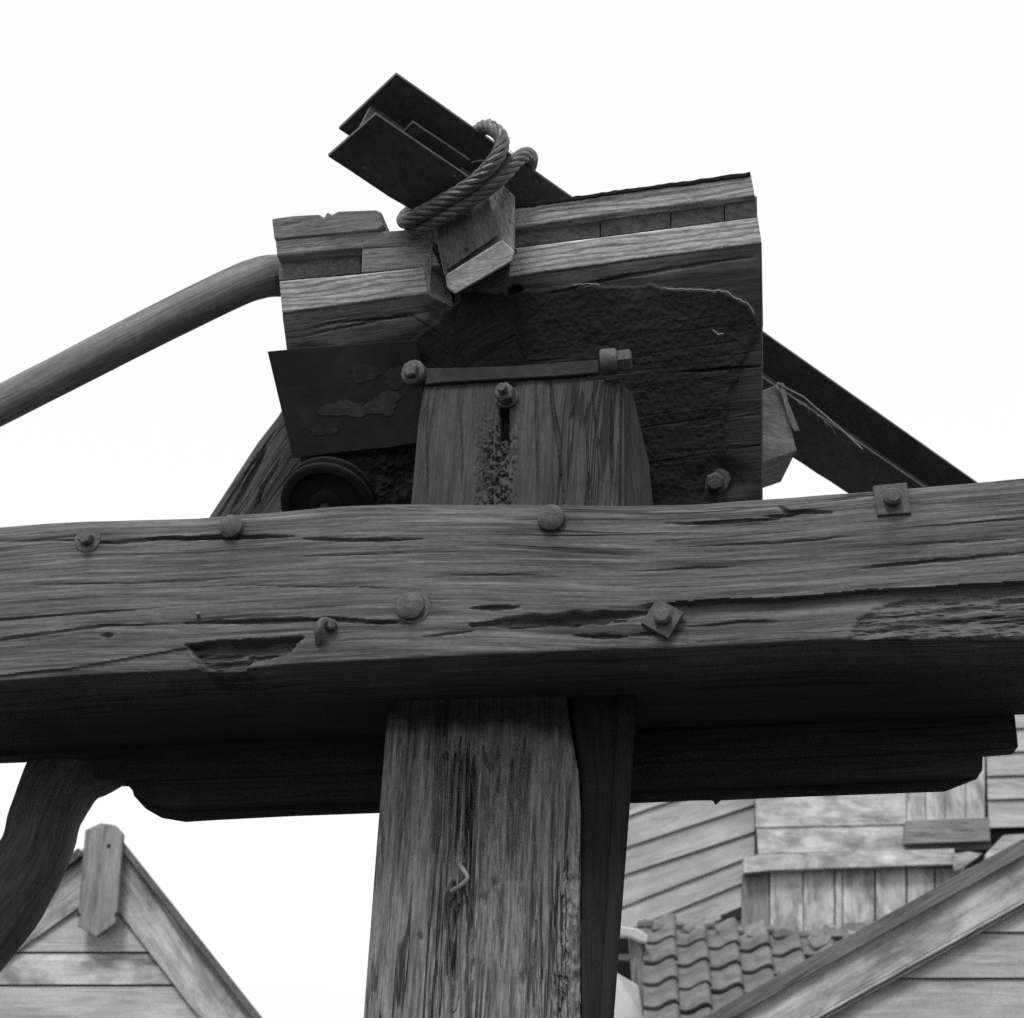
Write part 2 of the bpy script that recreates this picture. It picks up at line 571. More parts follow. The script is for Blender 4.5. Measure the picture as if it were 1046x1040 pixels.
# ---- long front beam
def beam():
    t = thing('cross_beam', 'long weathered horizontal beam studded with bolts, crossing the whole view in front of the post', 'beam')
    top = [(-260, 553), (0, 537), (45, 533), (90, 530), (200, 527), (250, 523), (300, 520), (360, 516), (420, 514), (500, 513), (580, 514), (650, 514.5), (720, 512), (800, 507), (870, 501), (960, 493.5), (1046, 487), (1190, 478)]
    bot = [(-260, 708), (0, 695), (75, 689), (195, 684), (240, 684), (300, 678), (400, 673), (480, 669), (600, 664), (680, 661), (760, 656), (851, 651), (908, 651), (1046, 650), (1190, 645)]
    cr = [([(-60, 556), (60, 553), (120, 556), (169, 551), (245, 550), (309, 549)], 1.6, .006), ([(150, 551), (300, 549)], 2.0, .012),
          ([(309, 552), (365, 553), (432, 552)], 1.4, .009), ([(189, 638), (270, 636), (345, 634), (420, 638)], 1.7, .013),
          ([(-40, 660), (0, 655), (108, 641), (189, 638)], 1.2, .006), ([(-40, 640), (60, 630), (180, 622)], 1.0, .004),
          ([(104, 651), (116, 650)], 2.0, .01), ([(479, 623), (530, 621)], 1.7, .014), ([(482, 640), (560, 634), (600, 632), (662, 627)], 4.2, .034),
          ([(520, 640), (640, 636)], 2.0, .012), ([(585, 650), (640, 651)], 1.5, .012), ([(360, 638), (412, 636)], 1.2, .007), ([(430, 652), (486, 645)], 1.2, .006),
          ([(680, 536), (740, 534), (797, 531)], 1.5, .008), ([(797, 519), (806, 525), (822, 523), (850, 524)], 2.4, .014), ([(782, 528), (815, 527)], 1.6, .01), ([(876, 583), (950, 575), (1090, 562)], 1.3, .007),
          ([(698, 640), (760, 634), (800, 634)], 1.3, .007), ([(690, 560), (800, 556), (880, 548)], .9, .004), ([(930, 540), (1090, 528)], .9, .004),
          ([(20, 600), (150, 597), (300, 590)], .9, .003), ([(300, 570), (470, 566)], .9, .003), ([(640, 585), (760, 580)], .9, .004), ([(450, 590), (560, 588)], .9, .003),
          ([(640, 650), (700, 644)], 1.2, .006), ([(230, 600), (420, 603)], .8, .003), ([(905, 560), (1090, 548)], .8, .003)]
    step = [(640, 620), (698, 615), (790, 612), (879, 604), (960, 600), (1046, 594), (1140, 588)]
    chunk = [(191, 660), (215, 657), (309, 652), (300, 660), (297, 667), (257, 676), (241, 690), (205, 690), (202, 674), (198, 668)]
    rough = [(868, 648), (880, 632), (897, 620), (925, 611), (960, 603), (1046, 597), (1145, 590), (1145, 660), (868, 660)]

    def hf(px, py, u, v):
        h = .004 * fbm(u * 1.3, v * 60, 5, 2, .6) + .002 * fbm(u * .8, v * 14, 3, 8) + .0030 * fbm(u * 5, v * 150, 3, 21)
        h += .003 * fbm(u * 1.5, v * 3, 2, 40)
        for i, (p, wd, dp) in enumerate(cr): h = crack(h, px, py, p, wd, dp, i + 3)
        yb = np.interp(px, [a for a, b in step], [b for a, b in step]) + 2.5 * fbm(px / 30, py / 60, 3, 77)
        k = np.clip((py - yb) / 2.0, 0, 1) * np.clip((px - 645) / 60, 0, 1)
        k2 = np.clip(1 - (py - yb) / 22, 0, 1) * np.clip((px - 645) / 60, 0, 1) * (py > yb)
        h -= .012 * k + .012 * k2
        ck = soften(inside(px + 3 * fbm(px / 9, py / 5, 3, 31), py + 2 * fbm(px / 7, py / 4, 3, 32), chunk), 1)
        h -= ck * (.026 + .024 * fbm(u * 14, v * 120, 4, 51))
        rg = soften(inside(px + 10 * fbm(px / 14, py / 8, 3, 61), py + 4 * fbm(px / 9, py / 7, 3, 62), rough), 6)
        h -= rg * (.008 + .024 * fbm(u * 9, v * 90, 5, 71, .62))
        yl = np.interp(px, [-100, 0, 72, 193], [702, 690, 683, 662]); m = (py > yl) & (px < 193)
        h -= np.where(m, .005 + .004 * fbm(u * 8, v * 60, 3, 12), 0)
        # ragged wane along the top arris
        h -= np.clip(1 - v / .022, 0, 1) * .022 * np.clip(.35 + 1.6 * fbm(u * 2.2, v * 4, 3, 91), 0, 1)
        return h
    def dirt_shade(px, py, u, v):
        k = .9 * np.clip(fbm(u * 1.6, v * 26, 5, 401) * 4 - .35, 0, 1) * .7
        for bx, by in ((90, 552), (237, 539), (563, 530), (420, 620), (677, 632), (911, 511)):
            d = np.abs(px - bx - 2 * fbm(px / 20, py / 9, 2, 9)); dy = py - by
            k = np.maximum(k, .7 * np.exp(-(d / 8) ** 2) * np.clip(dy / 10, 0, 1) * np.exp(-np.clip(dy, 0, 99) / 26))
            k = np.maximum(k, .6 * np.exp(-(np.hypot(px - bx - 9, (py - by) * 1.6) / 22) ** 2))  # round shadow beside each bolt, painted into the colour
        ck = soften(inside(px, py, chunk), 2)  # broken-out patch toned darker
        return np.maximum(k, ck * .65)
    slab('front_timber', top, bot, PB, -N8 * .309, 700, 150, M_BEAM, t, hf, rnd=.006, stain=dirt_shade, side_dark=1.0)  # sides grow darker from the front edge to the back
    # the timber right behind it, closing the underside
    b0, b1 = onp(-258, 706, PB), onp(1186, 646, PB)
    z0 = onp(480, 668, PB)[2]
    a0 = A(b0[0], b0[1], z0 - .004) - N8 * .311; a1 = A(b1[0], b1[1], z0 - .004) - N8 * .311
    prism('rear_timber', [a0, a1, a1 + UP * .33, a0 + UP * .33], -N8 * .311, M_DARK, t, D8, .006)

    def bolt(x, y, kind, R=.024, spin=0.0):
        c = onp(x, y, PB) + N8 * -.003
        r = R
        if kind == 'round':
            o = lathe('bolt', c, N8, [(r * .9, 0), (r, .006), (r * .97, .014), (r * .7, .02), (r * .25, .023)], M_BOLT, t, 14, jit=.06)
        elif kind == 'washer':
            o = lathe('bolt', c, N8, [(r * .6, .004), (r * .62, .02), (r * .5, .026), (r * .2, .027)], M_BOLT, t, 6, .3)
            lathe('washer', c, N8, [(r * 1.12, -.004), (r * 1.1, .006), (r * 1.02, .007)], M_BOLT, o, 20, jit=.05)
        elif kind == 'square':
            o = lathe('bolt', c, N8, [(r * .5, .006), (r * .5, .026), (r * .36, .031), (r * .1, .032)], M_BOLT, t, 12, .3)
            lathe('washer', c, N8, [(r * 1.3, -.004), (r * 1.3, .006), (r * 1.24, .009)], M_BOLT, o, 4, spin, jit=.04)
        return o
    bolt(90, 552, 'washer', .026)
    bolt(237, 539, 'round', .026)
    bolt(563, 530, 'round', .029)
    o = bolt(420, 620, 'round', .030)
    lathe('washer', onp(423, 621, PB), N8, [(.036, -.012), (.034, .001), (.03, .002)], M_BOLT, o, 14, jit=.1)
    bolt(677, 632, 'square', .034, math.radians(12))
    bolt(911, 511, 'square', .036, math.radians(47))
    st = [onp(326, 656, PB), onp(328, 648, PB) + N8 * .02, onp(331, 640, PB) + N8 * .022, onp(334, 637, PB) + N8 * .016, onp(342, 637, PB) - N8 * .01]
    tube('bent_spike', smooth_path(st, 16), .0085, M_BOLT, t, 8)
    c = onp(338, 640, PB)
    lathe('spike_head', c, unit(N8 + A(.3, 0, 0)), [(.011, 0), (.013, .012), (.009, .017)], M_BOLT, t, 7, jit=.2)
    tube('nail', [onp(202, 632, PB) - N8 * .01, onp(204, 628, PB) + N8 * .012], .004, M_BOLT, t, 6)


beam()


# ---- rear timber and bolster under it
def rear():
    ZT = 2.55
    t = thing('rear_beam', 'dark tarred timber behind the bolted beam, its square right end beside the boarded wall', 'beam')
    q = shift(PREAR, -.075)
    X = lambda x, y: onp(x, y, q)
    L = X(-260, 790); Rr = X(1035, 771)
    front = [L, X(60, 778), X(100, 779), X(108, 803), X(140, 804), X(600, 788), X(1000, 774), Rr, A(Rr[0] + .004, Rr[1], ZT), A(L[0], L[1], ZT)]
    prism('timber', front, N8 * .07, M_DARK, t, D8, .003)
    qf = shift(PREAR, -.003)
    prism('batten', [onp(x, y, qf) for x, y in [(638, 760), (792, 753), (900, 741), (900, 736), (638, 751)]], N8 * .010, M_DARK, t, D8, .001)
    t2 = thing('bolster_beam', 'lowest dark bolster with cut ends, crosswise behind the post under the other timbers', 'beam')
    q2 = shift(PREAR, -.10)
    pts = [(134, 785), (137, 805), (140, 815), (152, 828), (166, 836), (190, 840), (222, 838), (300, 834), (385, 831), (500, 826), (645, 821), (715, 818), (728, 818), (731, 823), (736, 818), (800, 815), (965, 809), (998, 796), (999, 760)]
    P = [onp(x, y, q2) for x, y in pts]
    prism('timber', P, N8 * .022, M_DARK, t2, D8, .002)
    prism('timber', [onp(x, y + (-9 if y > 806 else 0), q2) + N8 * .0235 for x, y in pts if x != 731], N8 * .06, M_DARK, t2, D8, .003)


rear()


# ---- lower post
def to_ground(p, q_):
    d = q_ - p
    return p + d * (p[2] / -d[2]) + A(0, 0, -.05)


def post():
    t = thing('timber_post', 'thick square timber post with deeply ridged grain, standing below the long beam', 'post')
    q = shift(PB, -.314)
    lt, lb = onp(396, 713, q), onp(371, 1040, q)
    lg = to_ground(lt, lb)
    rt, rb = onp(578, 710, q), onp(591, 1040, q); rg = to_ground(rt, rb)
    # back in survey coordinates for the part in view
    ground_px = 1040 + 1020
    left = [(396, 711), (371, 1040), (371 - 25 * 3.05, 1040 + 329 * 3.05)]
    right = [(578, 709), (582, 740), (591, 790), (593, 820), (592, 960), (591, 1040), (591 + 10, 1040 + 329 * 3.05)]
    left = [(396, 711), (393, 750), (390, 790), (383, 880), (377, 960), (371, 1040), (350, 1300), (322, 1700)]
    right = [(578, 709), (582, 740), (591, 790), (593, 830), (592, 960), (592, 1040), (598, 1300), (606, 1700)]
    grooves = []
    r2 = random.Random(5)
    for k in range(26):
        x = r2.choice([r2.uniform(440, 485), r2.uniform(505, 545), r2.uniform(395, 590)])
        y0 = r2.uniform(740, 960); ln = r2.uniform(60, 260)
        sl = (x - 480) * .0005 - .02
        grooves.append(([(x, y0), (x - ln * .5 * .03, y0 + ln * .5), (x + sl * ln, y0 + ln)], r2.uniform(1.0, 1.9), r2.uniform(.003, .008)))
    for x in (447, 452, 458, 464, 470, 477, 483): grooves.append(([(x + 2, 752), (x, 800), (x - 2 - (480 - x) * .1, 880)], 1.9, .014))
    for x in (524, 529, 534, 540): grooves.append(([(x + 3, 752), (x - 2, 800), (x - 6, 900)], 1.9, .013))
    grooves += [([(463, 905), (464, 960), (468, 1060)], 6.0, .03), ([(481, 760), (481, 900), (485, 1045)], 1.3, .007), ([(470, 890), (483, 940), (488, 1040)], 1.3, .006),
                ([(494, 762), (497, 778), (503, 784), (509, 772), (513, 752)], 1.7, .012), ([(500, 800), (497, 830), (494, 870)], 1.6, .010), ([(511, 790), (504, 830), (503, 850)], 1.5, .009), ([(571, 880), (568, 960), (560, 1040)], 1.5, .008)]

    def hf(px, py, u, v):
        h = .003 * fbm(u * 2.5, v * 60, 4, 5) + .006 * fbm(u * 1.3, v * 14, 3, 6) * np.clip((py - 735) / 40, .25, 1)
        rid = np.abs(((v * 62 + 1.8 * fbm(u * 1.6, v * 7, 3, 9) * 2) % 1) - .5) * 2
        h -= .0035 * (rid < .38) * np.clip((py - 745) / 25, 0, 1) * np.clip(1.1 - abs(px - 490) / 75, 0, 1)
        for i, (p, wd, dp) in enumerate(grooves): h = crack(h, px, py, p, wd, dp, i + 60)
        # rotten strip at the right arris
        k = np.clip((px - (578 - (py - 850) * .08)) / 4, 0, 1) * np.clip((py - 840) / 60, 0, 1)
        h -= k * (.008 + .03 * fbm(u * 45, v * 110, 4, 15))
        # charred knots
        for kx, ky, kr in ((500, 838, 5), (494, 918, 4), (534, 1003, 6), (507, 903, 3), (430, 958, 3)):
            h -= .010 * np.exp(-(((px - kx) / kr) ** 2 + ((py - ky) / (kr * 1.6)) ** 2))
        h += .004 * fbm(u * 5, v * 5, 2, 16)
        return h
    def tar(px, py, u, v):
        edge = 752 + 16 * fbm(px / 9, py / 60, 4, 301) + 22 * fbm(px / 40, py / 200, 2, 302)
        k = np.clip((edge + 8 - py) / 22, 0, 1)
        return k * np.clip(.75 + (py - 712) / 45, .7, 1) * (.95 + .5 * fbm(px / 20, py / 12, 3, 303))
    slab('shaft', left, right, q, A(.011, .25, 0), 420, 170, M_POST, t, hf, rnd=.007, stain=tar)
    # hooked nail
    c = [onp(469, 880, q) - N8 * .01, onp(472, 886, q) + N8 * .014, onp(477, 893, q) + N8 * .026, onp(480, 899, q) + N8 * .030, onp(476, 904, q) + N8 * .026, onp(469, 908, q) + N8 * .018, onp(462, 911, q) + N8 * .008]
    tube('hooked_nail', smooth_path(c, 20), .0050, M_NAIL, t, 8)
    # darker companion behind on the right
    t2 = thing('timber_post', 'narrow black post half hidden behind the right side of the ridged post', 'post')
    q3 = shift(PB, -.335)
    l = [(580, 690), (592, 800), (592.5, 1040), (597, 1300), (606, 1720)]
    r = [(652, 700), (645, 800), (627, 1040), (622, 1200), (634, 1720)]

    def hf2(px, py, u, v):
        h = .004 * fbm(u * 2, v * 30, 4, 25) + .003 * fbm(u * 1, v * 9, 2, 26)
        xl = 621 - (py - 867) * .058
        h += .012 * np.clip((px - xl) / 3, 0, 1)
        return h
    slab('shaft', l, r, q3, A(.012, .20, 0), 120, 50, M_TARPOST, t2, hf2, rnd=.008)


post()


# ---- post head above the beam
def head():
    t = thing('post_head', 'upright oak post head with an iron strap, rising above the beam under the capping block', 'post')
    q = shift(PB, -.314)
    left = [(433, 393), (427, 430), (420, 511), (412, 570)]
    right = [(634, 380), (633, 430), (632, 515), (631, 570)]
    cr = [([(563, 388), (566, 420), (572, 455), (577, 515)], 1.6, .014), ([(587, 390), (587, 420), (583, 430)], 2.0, .010), ([(548, 385), (549, 430), (552, 515)], 1.0, .006),
          ([(605, 400), (612, 460), (616, 515)], 1.0, .005), ([(470, 400), (473, 460), (472, 515)], .9, .004), ([(437, 400), (437, 515)], 1.0, .006), ([(600, 480), (606, 515)], 1.5, .006), ([(624, 400), (627, 515)], 1.1, .006)]

    def hf(px, py, u, v):
        h = .004 * fbm(u * 2.4, v * 40, 4, 35) + .003 * fbm(u * 1.2, v * 12, 3, 36)
        for i, (p, wd, dp) in enumerate(cr): h = crack(h, px, py, p, wd, dp, i + 90)
        m = (np.abs(px - 522) < 6 + 2 * fbm(px / 6, py / 6, 2, 3)) & (py < 404) & (py > 380)
        h -= np.where(m, .04, 0)
        m = (np.abs(px - 516.5) < 4.5) & (py >= 400) & (py < 450)
        h -= np.where(m, .045, 0)
        h -= np.where((px > 600) & (py < 388 + (px - 602) * .12), .03, 0)
        k = np.clip(1 - abs(px - 510 + (py - 450) * .05) / 26, 0, 1) * np.clip((py - 415) / 30, 0, 1)
        h -= k * .016 * np.clip(fbm(u * 95, v * 170, 4, 45, .65) * 3 + .2, 0, 1)
        return h
    # right arris leans outwards: the side face opens downwards
    slab('shaft', left, right, q, A(.075, .27, 0.0), 200, 220, M_HEAD, t, hf, rnd=.007)
    s0, s1, s2, s3 = onp(643, 392, shift(q, -.10)), onp(664, 474, shift(q, -.14)), onp(668, 520, shift(q, -.16)), onp(640, 520, shift(q, -.06))
    prism('side_cheek', [onp(637, 392, shift(q, -.012)), onp(637, 560, shift(q, -.012)), onp(672, 560, shift(q, -.20)), onp(664, 474, shift(q, -.18)), onp(646, 400, shift(q, -.12))], A(-.05, .06, 0), M_HEAD, t, UP, .004)
    # iron strap with its eyes
    st = shift(q, .012)
    prism('iron_strap', [onp(434, 393, st), onp(435, 376, st), onp(520, 374, st), onp(560, 371, st), onp(612, 367, st), onp(612, 381, st), onp(560, 385, st), onp(520, 387, st), onp(449, 391, st)], -N8 * .012, M_FLAKE, t, D8, .0025)
    ax = unit(D8 + A(0, 0, .04))
    c = onp(614, 373, q) + N8 * .012
    o = lathe('strap_bolt', c, ax, [(.029, 0), (.032, .005), (.032, .034), (.029, .040), (.015, .041)], M_BOLT, t, 14)
    lathe('nut', c, ax, [(.026, .041), (.027, .045), (.027, .070), (.022, .074)], M_BOLT, o, 6, .4)
    c = onp(424, 383, q) + N8 * .008
    o = lathe('strap_bolt', c, unit(N8 + A(-.25, 0, -.1)), [(.03, -.02), (.031, .01), (.026, .014)], M_BOLT, t, 14)
    lathe('nut', c, unit(N8 + A(-.25, 0, -.1)), [(.02, .012), (.02, .03), (.016, .033)], M_BOLT, o, 6, .2)
    # bolt in the slot
    ax = unit(N8 + A(-.10, 0, .02))
    c = onp(519, 407, q) - N8 * .02
    o = lathe('slot_bolt', c, ax, [(.012, -.01), (.012, .075), (.010, .08)], M_BOLT, t, 12)
    lathe('nut', c, ax, [(.024, .03), (.025, .035), (.025, .055), (.02, .059)], M_BOLT, o, 6, .25)
    lathe('washer', c, ax, [(.028, .022), (.028, .029)], M_BOLT, o, 16)


head()

# ---- capping block
N13, D13 = nyaw(-13), dyaw(-13)
QC = atY(527, 208, 3.05)
KT = .45
PF = (QC, nyaw(-13, KT))                                   # leaning front of the block
E0 = onp(527, 290, PF)
# lower face: turns under more steeply below the edge
PLW = (onp(527, 282, PF), nyaw(-13, .5))


def block():
    t = thing('oak_block', 'massive notched oak block with light sawn bands, on top of the post head', 'block')
    bk = unit(A(.165, .985, 0))
    Bk = bk * .42
    # --- right section: three bands
    def hf(amp=1.0, s=0):
        return lambda px, py, u, v: amp * (.0012 * fbm(u * 5, v * 70, 3, s) + .002 * fbm(u * 3, v * 6, 2, s + 1))
    slab('upper_rail', [(523, 211), (640, 195), (767, 178)], [(523, 233), (640, 217), (771, 200)], PF, bk * .40, 60, 14, M_OAK, t, hf(1, 5), .004)
    pr = shift(PF, -.018)
    xs = [521, 613, 685, 740, 773.5]
    for i in range(4):
        x0, x1 = xs[i] + .6, xs[i + 1] - .4
        y = lambda x: 234 + (x - 523) * (-33.5 / 248)
        y2 = lambda x: 253.5 + (x - 523) * (-32 / 250)
        d = shift(pr, (-.004, .0, -.002, .001)[i])
        slab('end_grain_piece', [(x0, y(x0)), (x1, y(x1))], [(x0, y2(x0)), (x1, y2(x1))], d, bk * .35, 12, 8, M_END, t, hf(1, 15 + i), .002)
    slab('lower_rail', [(521, 254), (650, 238), (774, 222)], [(519, 283), (650, 265), (778, 248)], shift(PF, .003), bk * .40, 60, 16, M_OAK, t, hf(1, 8), .004)
    # --- left section
    slab('upper_rail', [(281, 246), (350, 239), (429, 234)], [(283, 262), (350, 255), (441, 250)], PF, bk * .40, 40, 12, M_OAKD, t, hf(1, 25), .004)
    slab('pocket_block', [(284, 264), (368, 256)], [(285, 287), (369, 279)], shift(PF, -.03), bk * .35, 20, 10, M_END, t, hf(2, 29), .003)
    slab('flush_piece', [(370, 254), (440, 250.5)], [(369, 279), (449, 271)], shift(PF, -.002), bk * .40, 20, 12, M_OAKD, t, hf(1, 30), .003)
    slab('lower_rail', [(285, 287.5), (369, 280), (433, 273)], [(288, 320), (370, 309), (437, 300)], shift(PF, .002), bk * .40, 40, 16, M_OAK, t, hf(1, 33), .004)
    # chamfered cheek facing the notch
    cp = [onp(441, 250, PF) + bk * .0, onp(429, 234, PF) + bk * .02, onp(450, 236, PF) + bk * .09, onp(455, 286, PF) + bk * .07, onp(463, 315, PF) + bk * .02, onp(438, 301, PF), onp(433, 273, PF)]
    prism('notch_cheek', cp, bk * .25 - D13 * .05, M_OAKD, t, UP, .002)
    nb = shift(PF, -.115)
    prism('notch_back', [onp(x, y, nb) for x, y in [(424, 236), (470, 226), (535, 214), (535, 300), (463, 322), (432, 306)]], bk * .2, M_OAKD, t, UP, .002)
    # --- wood of the lower body: leaning band below the edge, then the dark underface
    up1 = [(288, 320.5), (370, 309.5), (437, 300.5), (463, 316), (480, 300), (521, 283.5), (650, 265.5), (778, 248.5)]

    def lower_edge(x): return np.interp(x, [a for a, b in up1], [b for a, b in up1])

    spts = [(470, 300), (560, 296), (584, 292), (602, 290), (640, 294), (665, 291), (690, 296), (706, 296), (735, 297), (748, 301), (756, 306), (764, 312), (771, 321), (776, 332), (773, 345), (765, 355), (757, 372), (751, 388), (744, 400), (741, 430), (742, 470), (735, 500), (735, 600), (380, 600), (392, 470), (420, 455), (434, 400), (426, 372), (418, 352), (432, 338), (446, 330), (452, 318), (468, 310)]

    def sheet(px, py):
        return soften(inside(px + 5 * fbm(px / 9, py / 9, 4, 171), py + 5 * fbm(px / 9, py / 9, 4, 172), spts), 1)

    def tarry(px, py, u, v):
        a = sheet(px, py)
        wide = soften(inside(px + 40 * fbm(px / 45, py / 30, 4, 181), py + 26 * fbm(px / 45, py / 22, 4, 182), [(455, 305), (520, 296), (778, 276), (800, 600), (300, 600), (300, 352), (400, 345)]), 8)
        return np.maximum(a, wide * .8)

    def hfl(px, py, u, v):
        h = .004 * fbm(u * 3, v * 22, 4, 55) + .006 * fbm(u * 5, v * 5, 3, 56)
        m = sheet(px, py)
        h += m * (.006 + .004 * fbm(u * 14, v * 14, 3, 58) + .0035 * fbm(u * 60, v * 60, 4, 59, .65) + .0035 * fbm(u * 150, v * 150, 2, 88))
        h -= .03 * np.exp(-(((px - 525) / 8) ** 2 + ((py - 296 + (px - 525) * .15 + 3 * fbm(px / 6, py / 6, 2, 66)) / 4.2) ** 2) ** 3)
        k = np.exp(-(((px - 733) / 32) ** 2 + ((py - 490) / 22) ** 2) ** 2)
        h -= k * (.012 + .03 * fbm(u * 16, v * 16, 3, 59))
        k = np.clip(1 - np.hypot((px - 400) / 55, (py - 480) / 45), 0, 1)
        h += k * .05 * fbm(u * 60, v * 60, 3, 63)
        for i, (p, wd, dp) in enumerate([([(300, 345), (390, 326), (440, 318)], 1.4, .006), ([(560, 300), (640, 282), (770, 262)], 1.3, .006), ([(690, 380), (782, 372)], 1.6, .008), ([(395, 435), (428, 430)], 2.0, .012), ([(340, 330), (420, 322), (455, 345)], 1.0, .005)]):
            h = crack(h, px, py, p, wd, dp, i + 130)
        return h
    bot = [(297, 360), (304, 468), (318, 560)]
    rgt = [(778, 248.5), (782, 320), (782, 400), (780, 500), (779, 560)]
    eb = [(288, 320.5), (297, 360), (304, 468), (318, 575)]
    eb2 = [(778, 248.5), (781, 300), (782, 380), (780, 500), (778, 575)]
    # grain runs crosswise here: build from the left edge to the right edge, row by row
    top = [(288, 321), (370, 310), (437, 301), (462, 314), (467, 292), (521, 260), (528, 283), (650, 266), (778, 249)]
    lowe = [(318, 575), (480, 575), (640, 575), (778, 575)]
    n = 260
    xs2 = np.linspace(0, 1, n)
    T = samp(top, xs2)
    Lw = samp(lowe, xs2)
    slab('lower_body', top, lowe, PLW, bk * .30, 380, 240, M_BODY, t, hfl, .005, stain=tarry)
    # core that ties the sections together (hidden inside)
    i0, i1 = onp(300, 330, PF), onp(770, 258, PF)
    zc = onp(463, 318, PLW)[2] - .02
    z1 = onp(767, 178, PF)[2] - .03
    cR = [onp(536, 284, PF) + bk * .10, onp(768, 252, PF) + bk * .10]
    zlo = cR[0][2] - .05
    prism('core', [A(cR[0][0], cR[0][1], zlo), A(cR[1][0], cR[1][1], zlo), A(cR[1][0], cR[1][1], z1), A(cR[0][0], cR[0][1], z1)], bk * .28, M_OAKD, t, D13, .004)
    cL = [onp(292, 318, PF) + bk * .10, onp(425, 302, PF) + bk * .10]
    z1 = onp(284, 250, PF)[2] - .02
    zlo = cL[0][2] - .03
    prism('core', [A(cL[0][0], cL[0][1], zlo), A(cL[1][0], cL[1][1], zlo), A(cL[1][0], cL[1][1], z1), A(cL[0][0], cL[0][1], z1)], bk * .28, M_OAKD, t, D13, .004)
    # cap board with a split on the left top
    cp_ = shift(PF, .004)
    pts = [(277.5, 223), (300, 220), (326, 218.5), (331, 222), (334, 216), (339, 219), (345, 215.5), (384, 214), (390, 217), (392, 231), (386, 235), (280, 244.5)]
    prism('cap_board', [onp(x, y, cp_) for x, y in pts], bk * .33, M_OAKD, t, D13, .003)
    # felt along the top right, ragged front edge
    fp = shift(PF, .006)
    top = []; bt = []
    for i in range(40):
        x = 520 + (766.5 - 520) * i / 39
        yy = 209.2 + (x - 527) * (-33 / 240)
        top.append((x, yy - 1.2 + rng.random() * 1.2)); bt.append((x, yy + 1.6 + rng.random() * 1.6))
    prism('roofing_felt', [onp(x, y, fp) for x, y in top + bt[::-1]], bk * .40, M_FELT, t, D13, 0)
    # torn bright edge of the tarred skin
    sp = shift(PLW, .010)
    r3 = random.Random(3)
    edge = [(584, 292), (602, 290), (612, 291)]
    for e in ([(586, 291), (600, 290), (612, 290.5)], [(676, 294), (686, 296), (694, 294), (706, 296), (722, 296), (738, 297), (744, 299), (748, 303), (756, 306), (764, 311), (770, 319)], [(728, 338), (734, 341), (739, 341)]):
        P = [onp(x + r3.uniform(-.8, .8), y + r3.uniform(-.8, .8), shift(sp, .0015)) for x, y in samp(e, np.linspace(0, 1, len(e) * 3))]
        tube('torn_edge', P, .0012 + .0014 * rng.random(len(P)), M_EDGE, t, 5)
    # anchor nut low on the right
    c = onp(731, 491, shift(PLW, -.012))
    o = lathe('anchor_bolt', c, PLW[1], [(.036, 0), (.034, .008), (.03, .01)], M_BOLT, t, 12, jit=.12)
    lathe('nut', c, PLW[1], [(.022, .01), (.023, .03), (.018, .036)], M_BOLT, o, 6, .3)
    tube('bent_nail', [onp(529, 257, PF) - PF[1] * .01, onp(525, 255, PF) + PF[1] * .02, onp(526, 251, PF) + PF[1] * .025], .003, M_BOLT, t, 6)


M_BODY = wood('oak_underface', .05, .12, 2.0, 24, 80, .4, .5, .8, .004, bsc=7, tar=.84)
block()


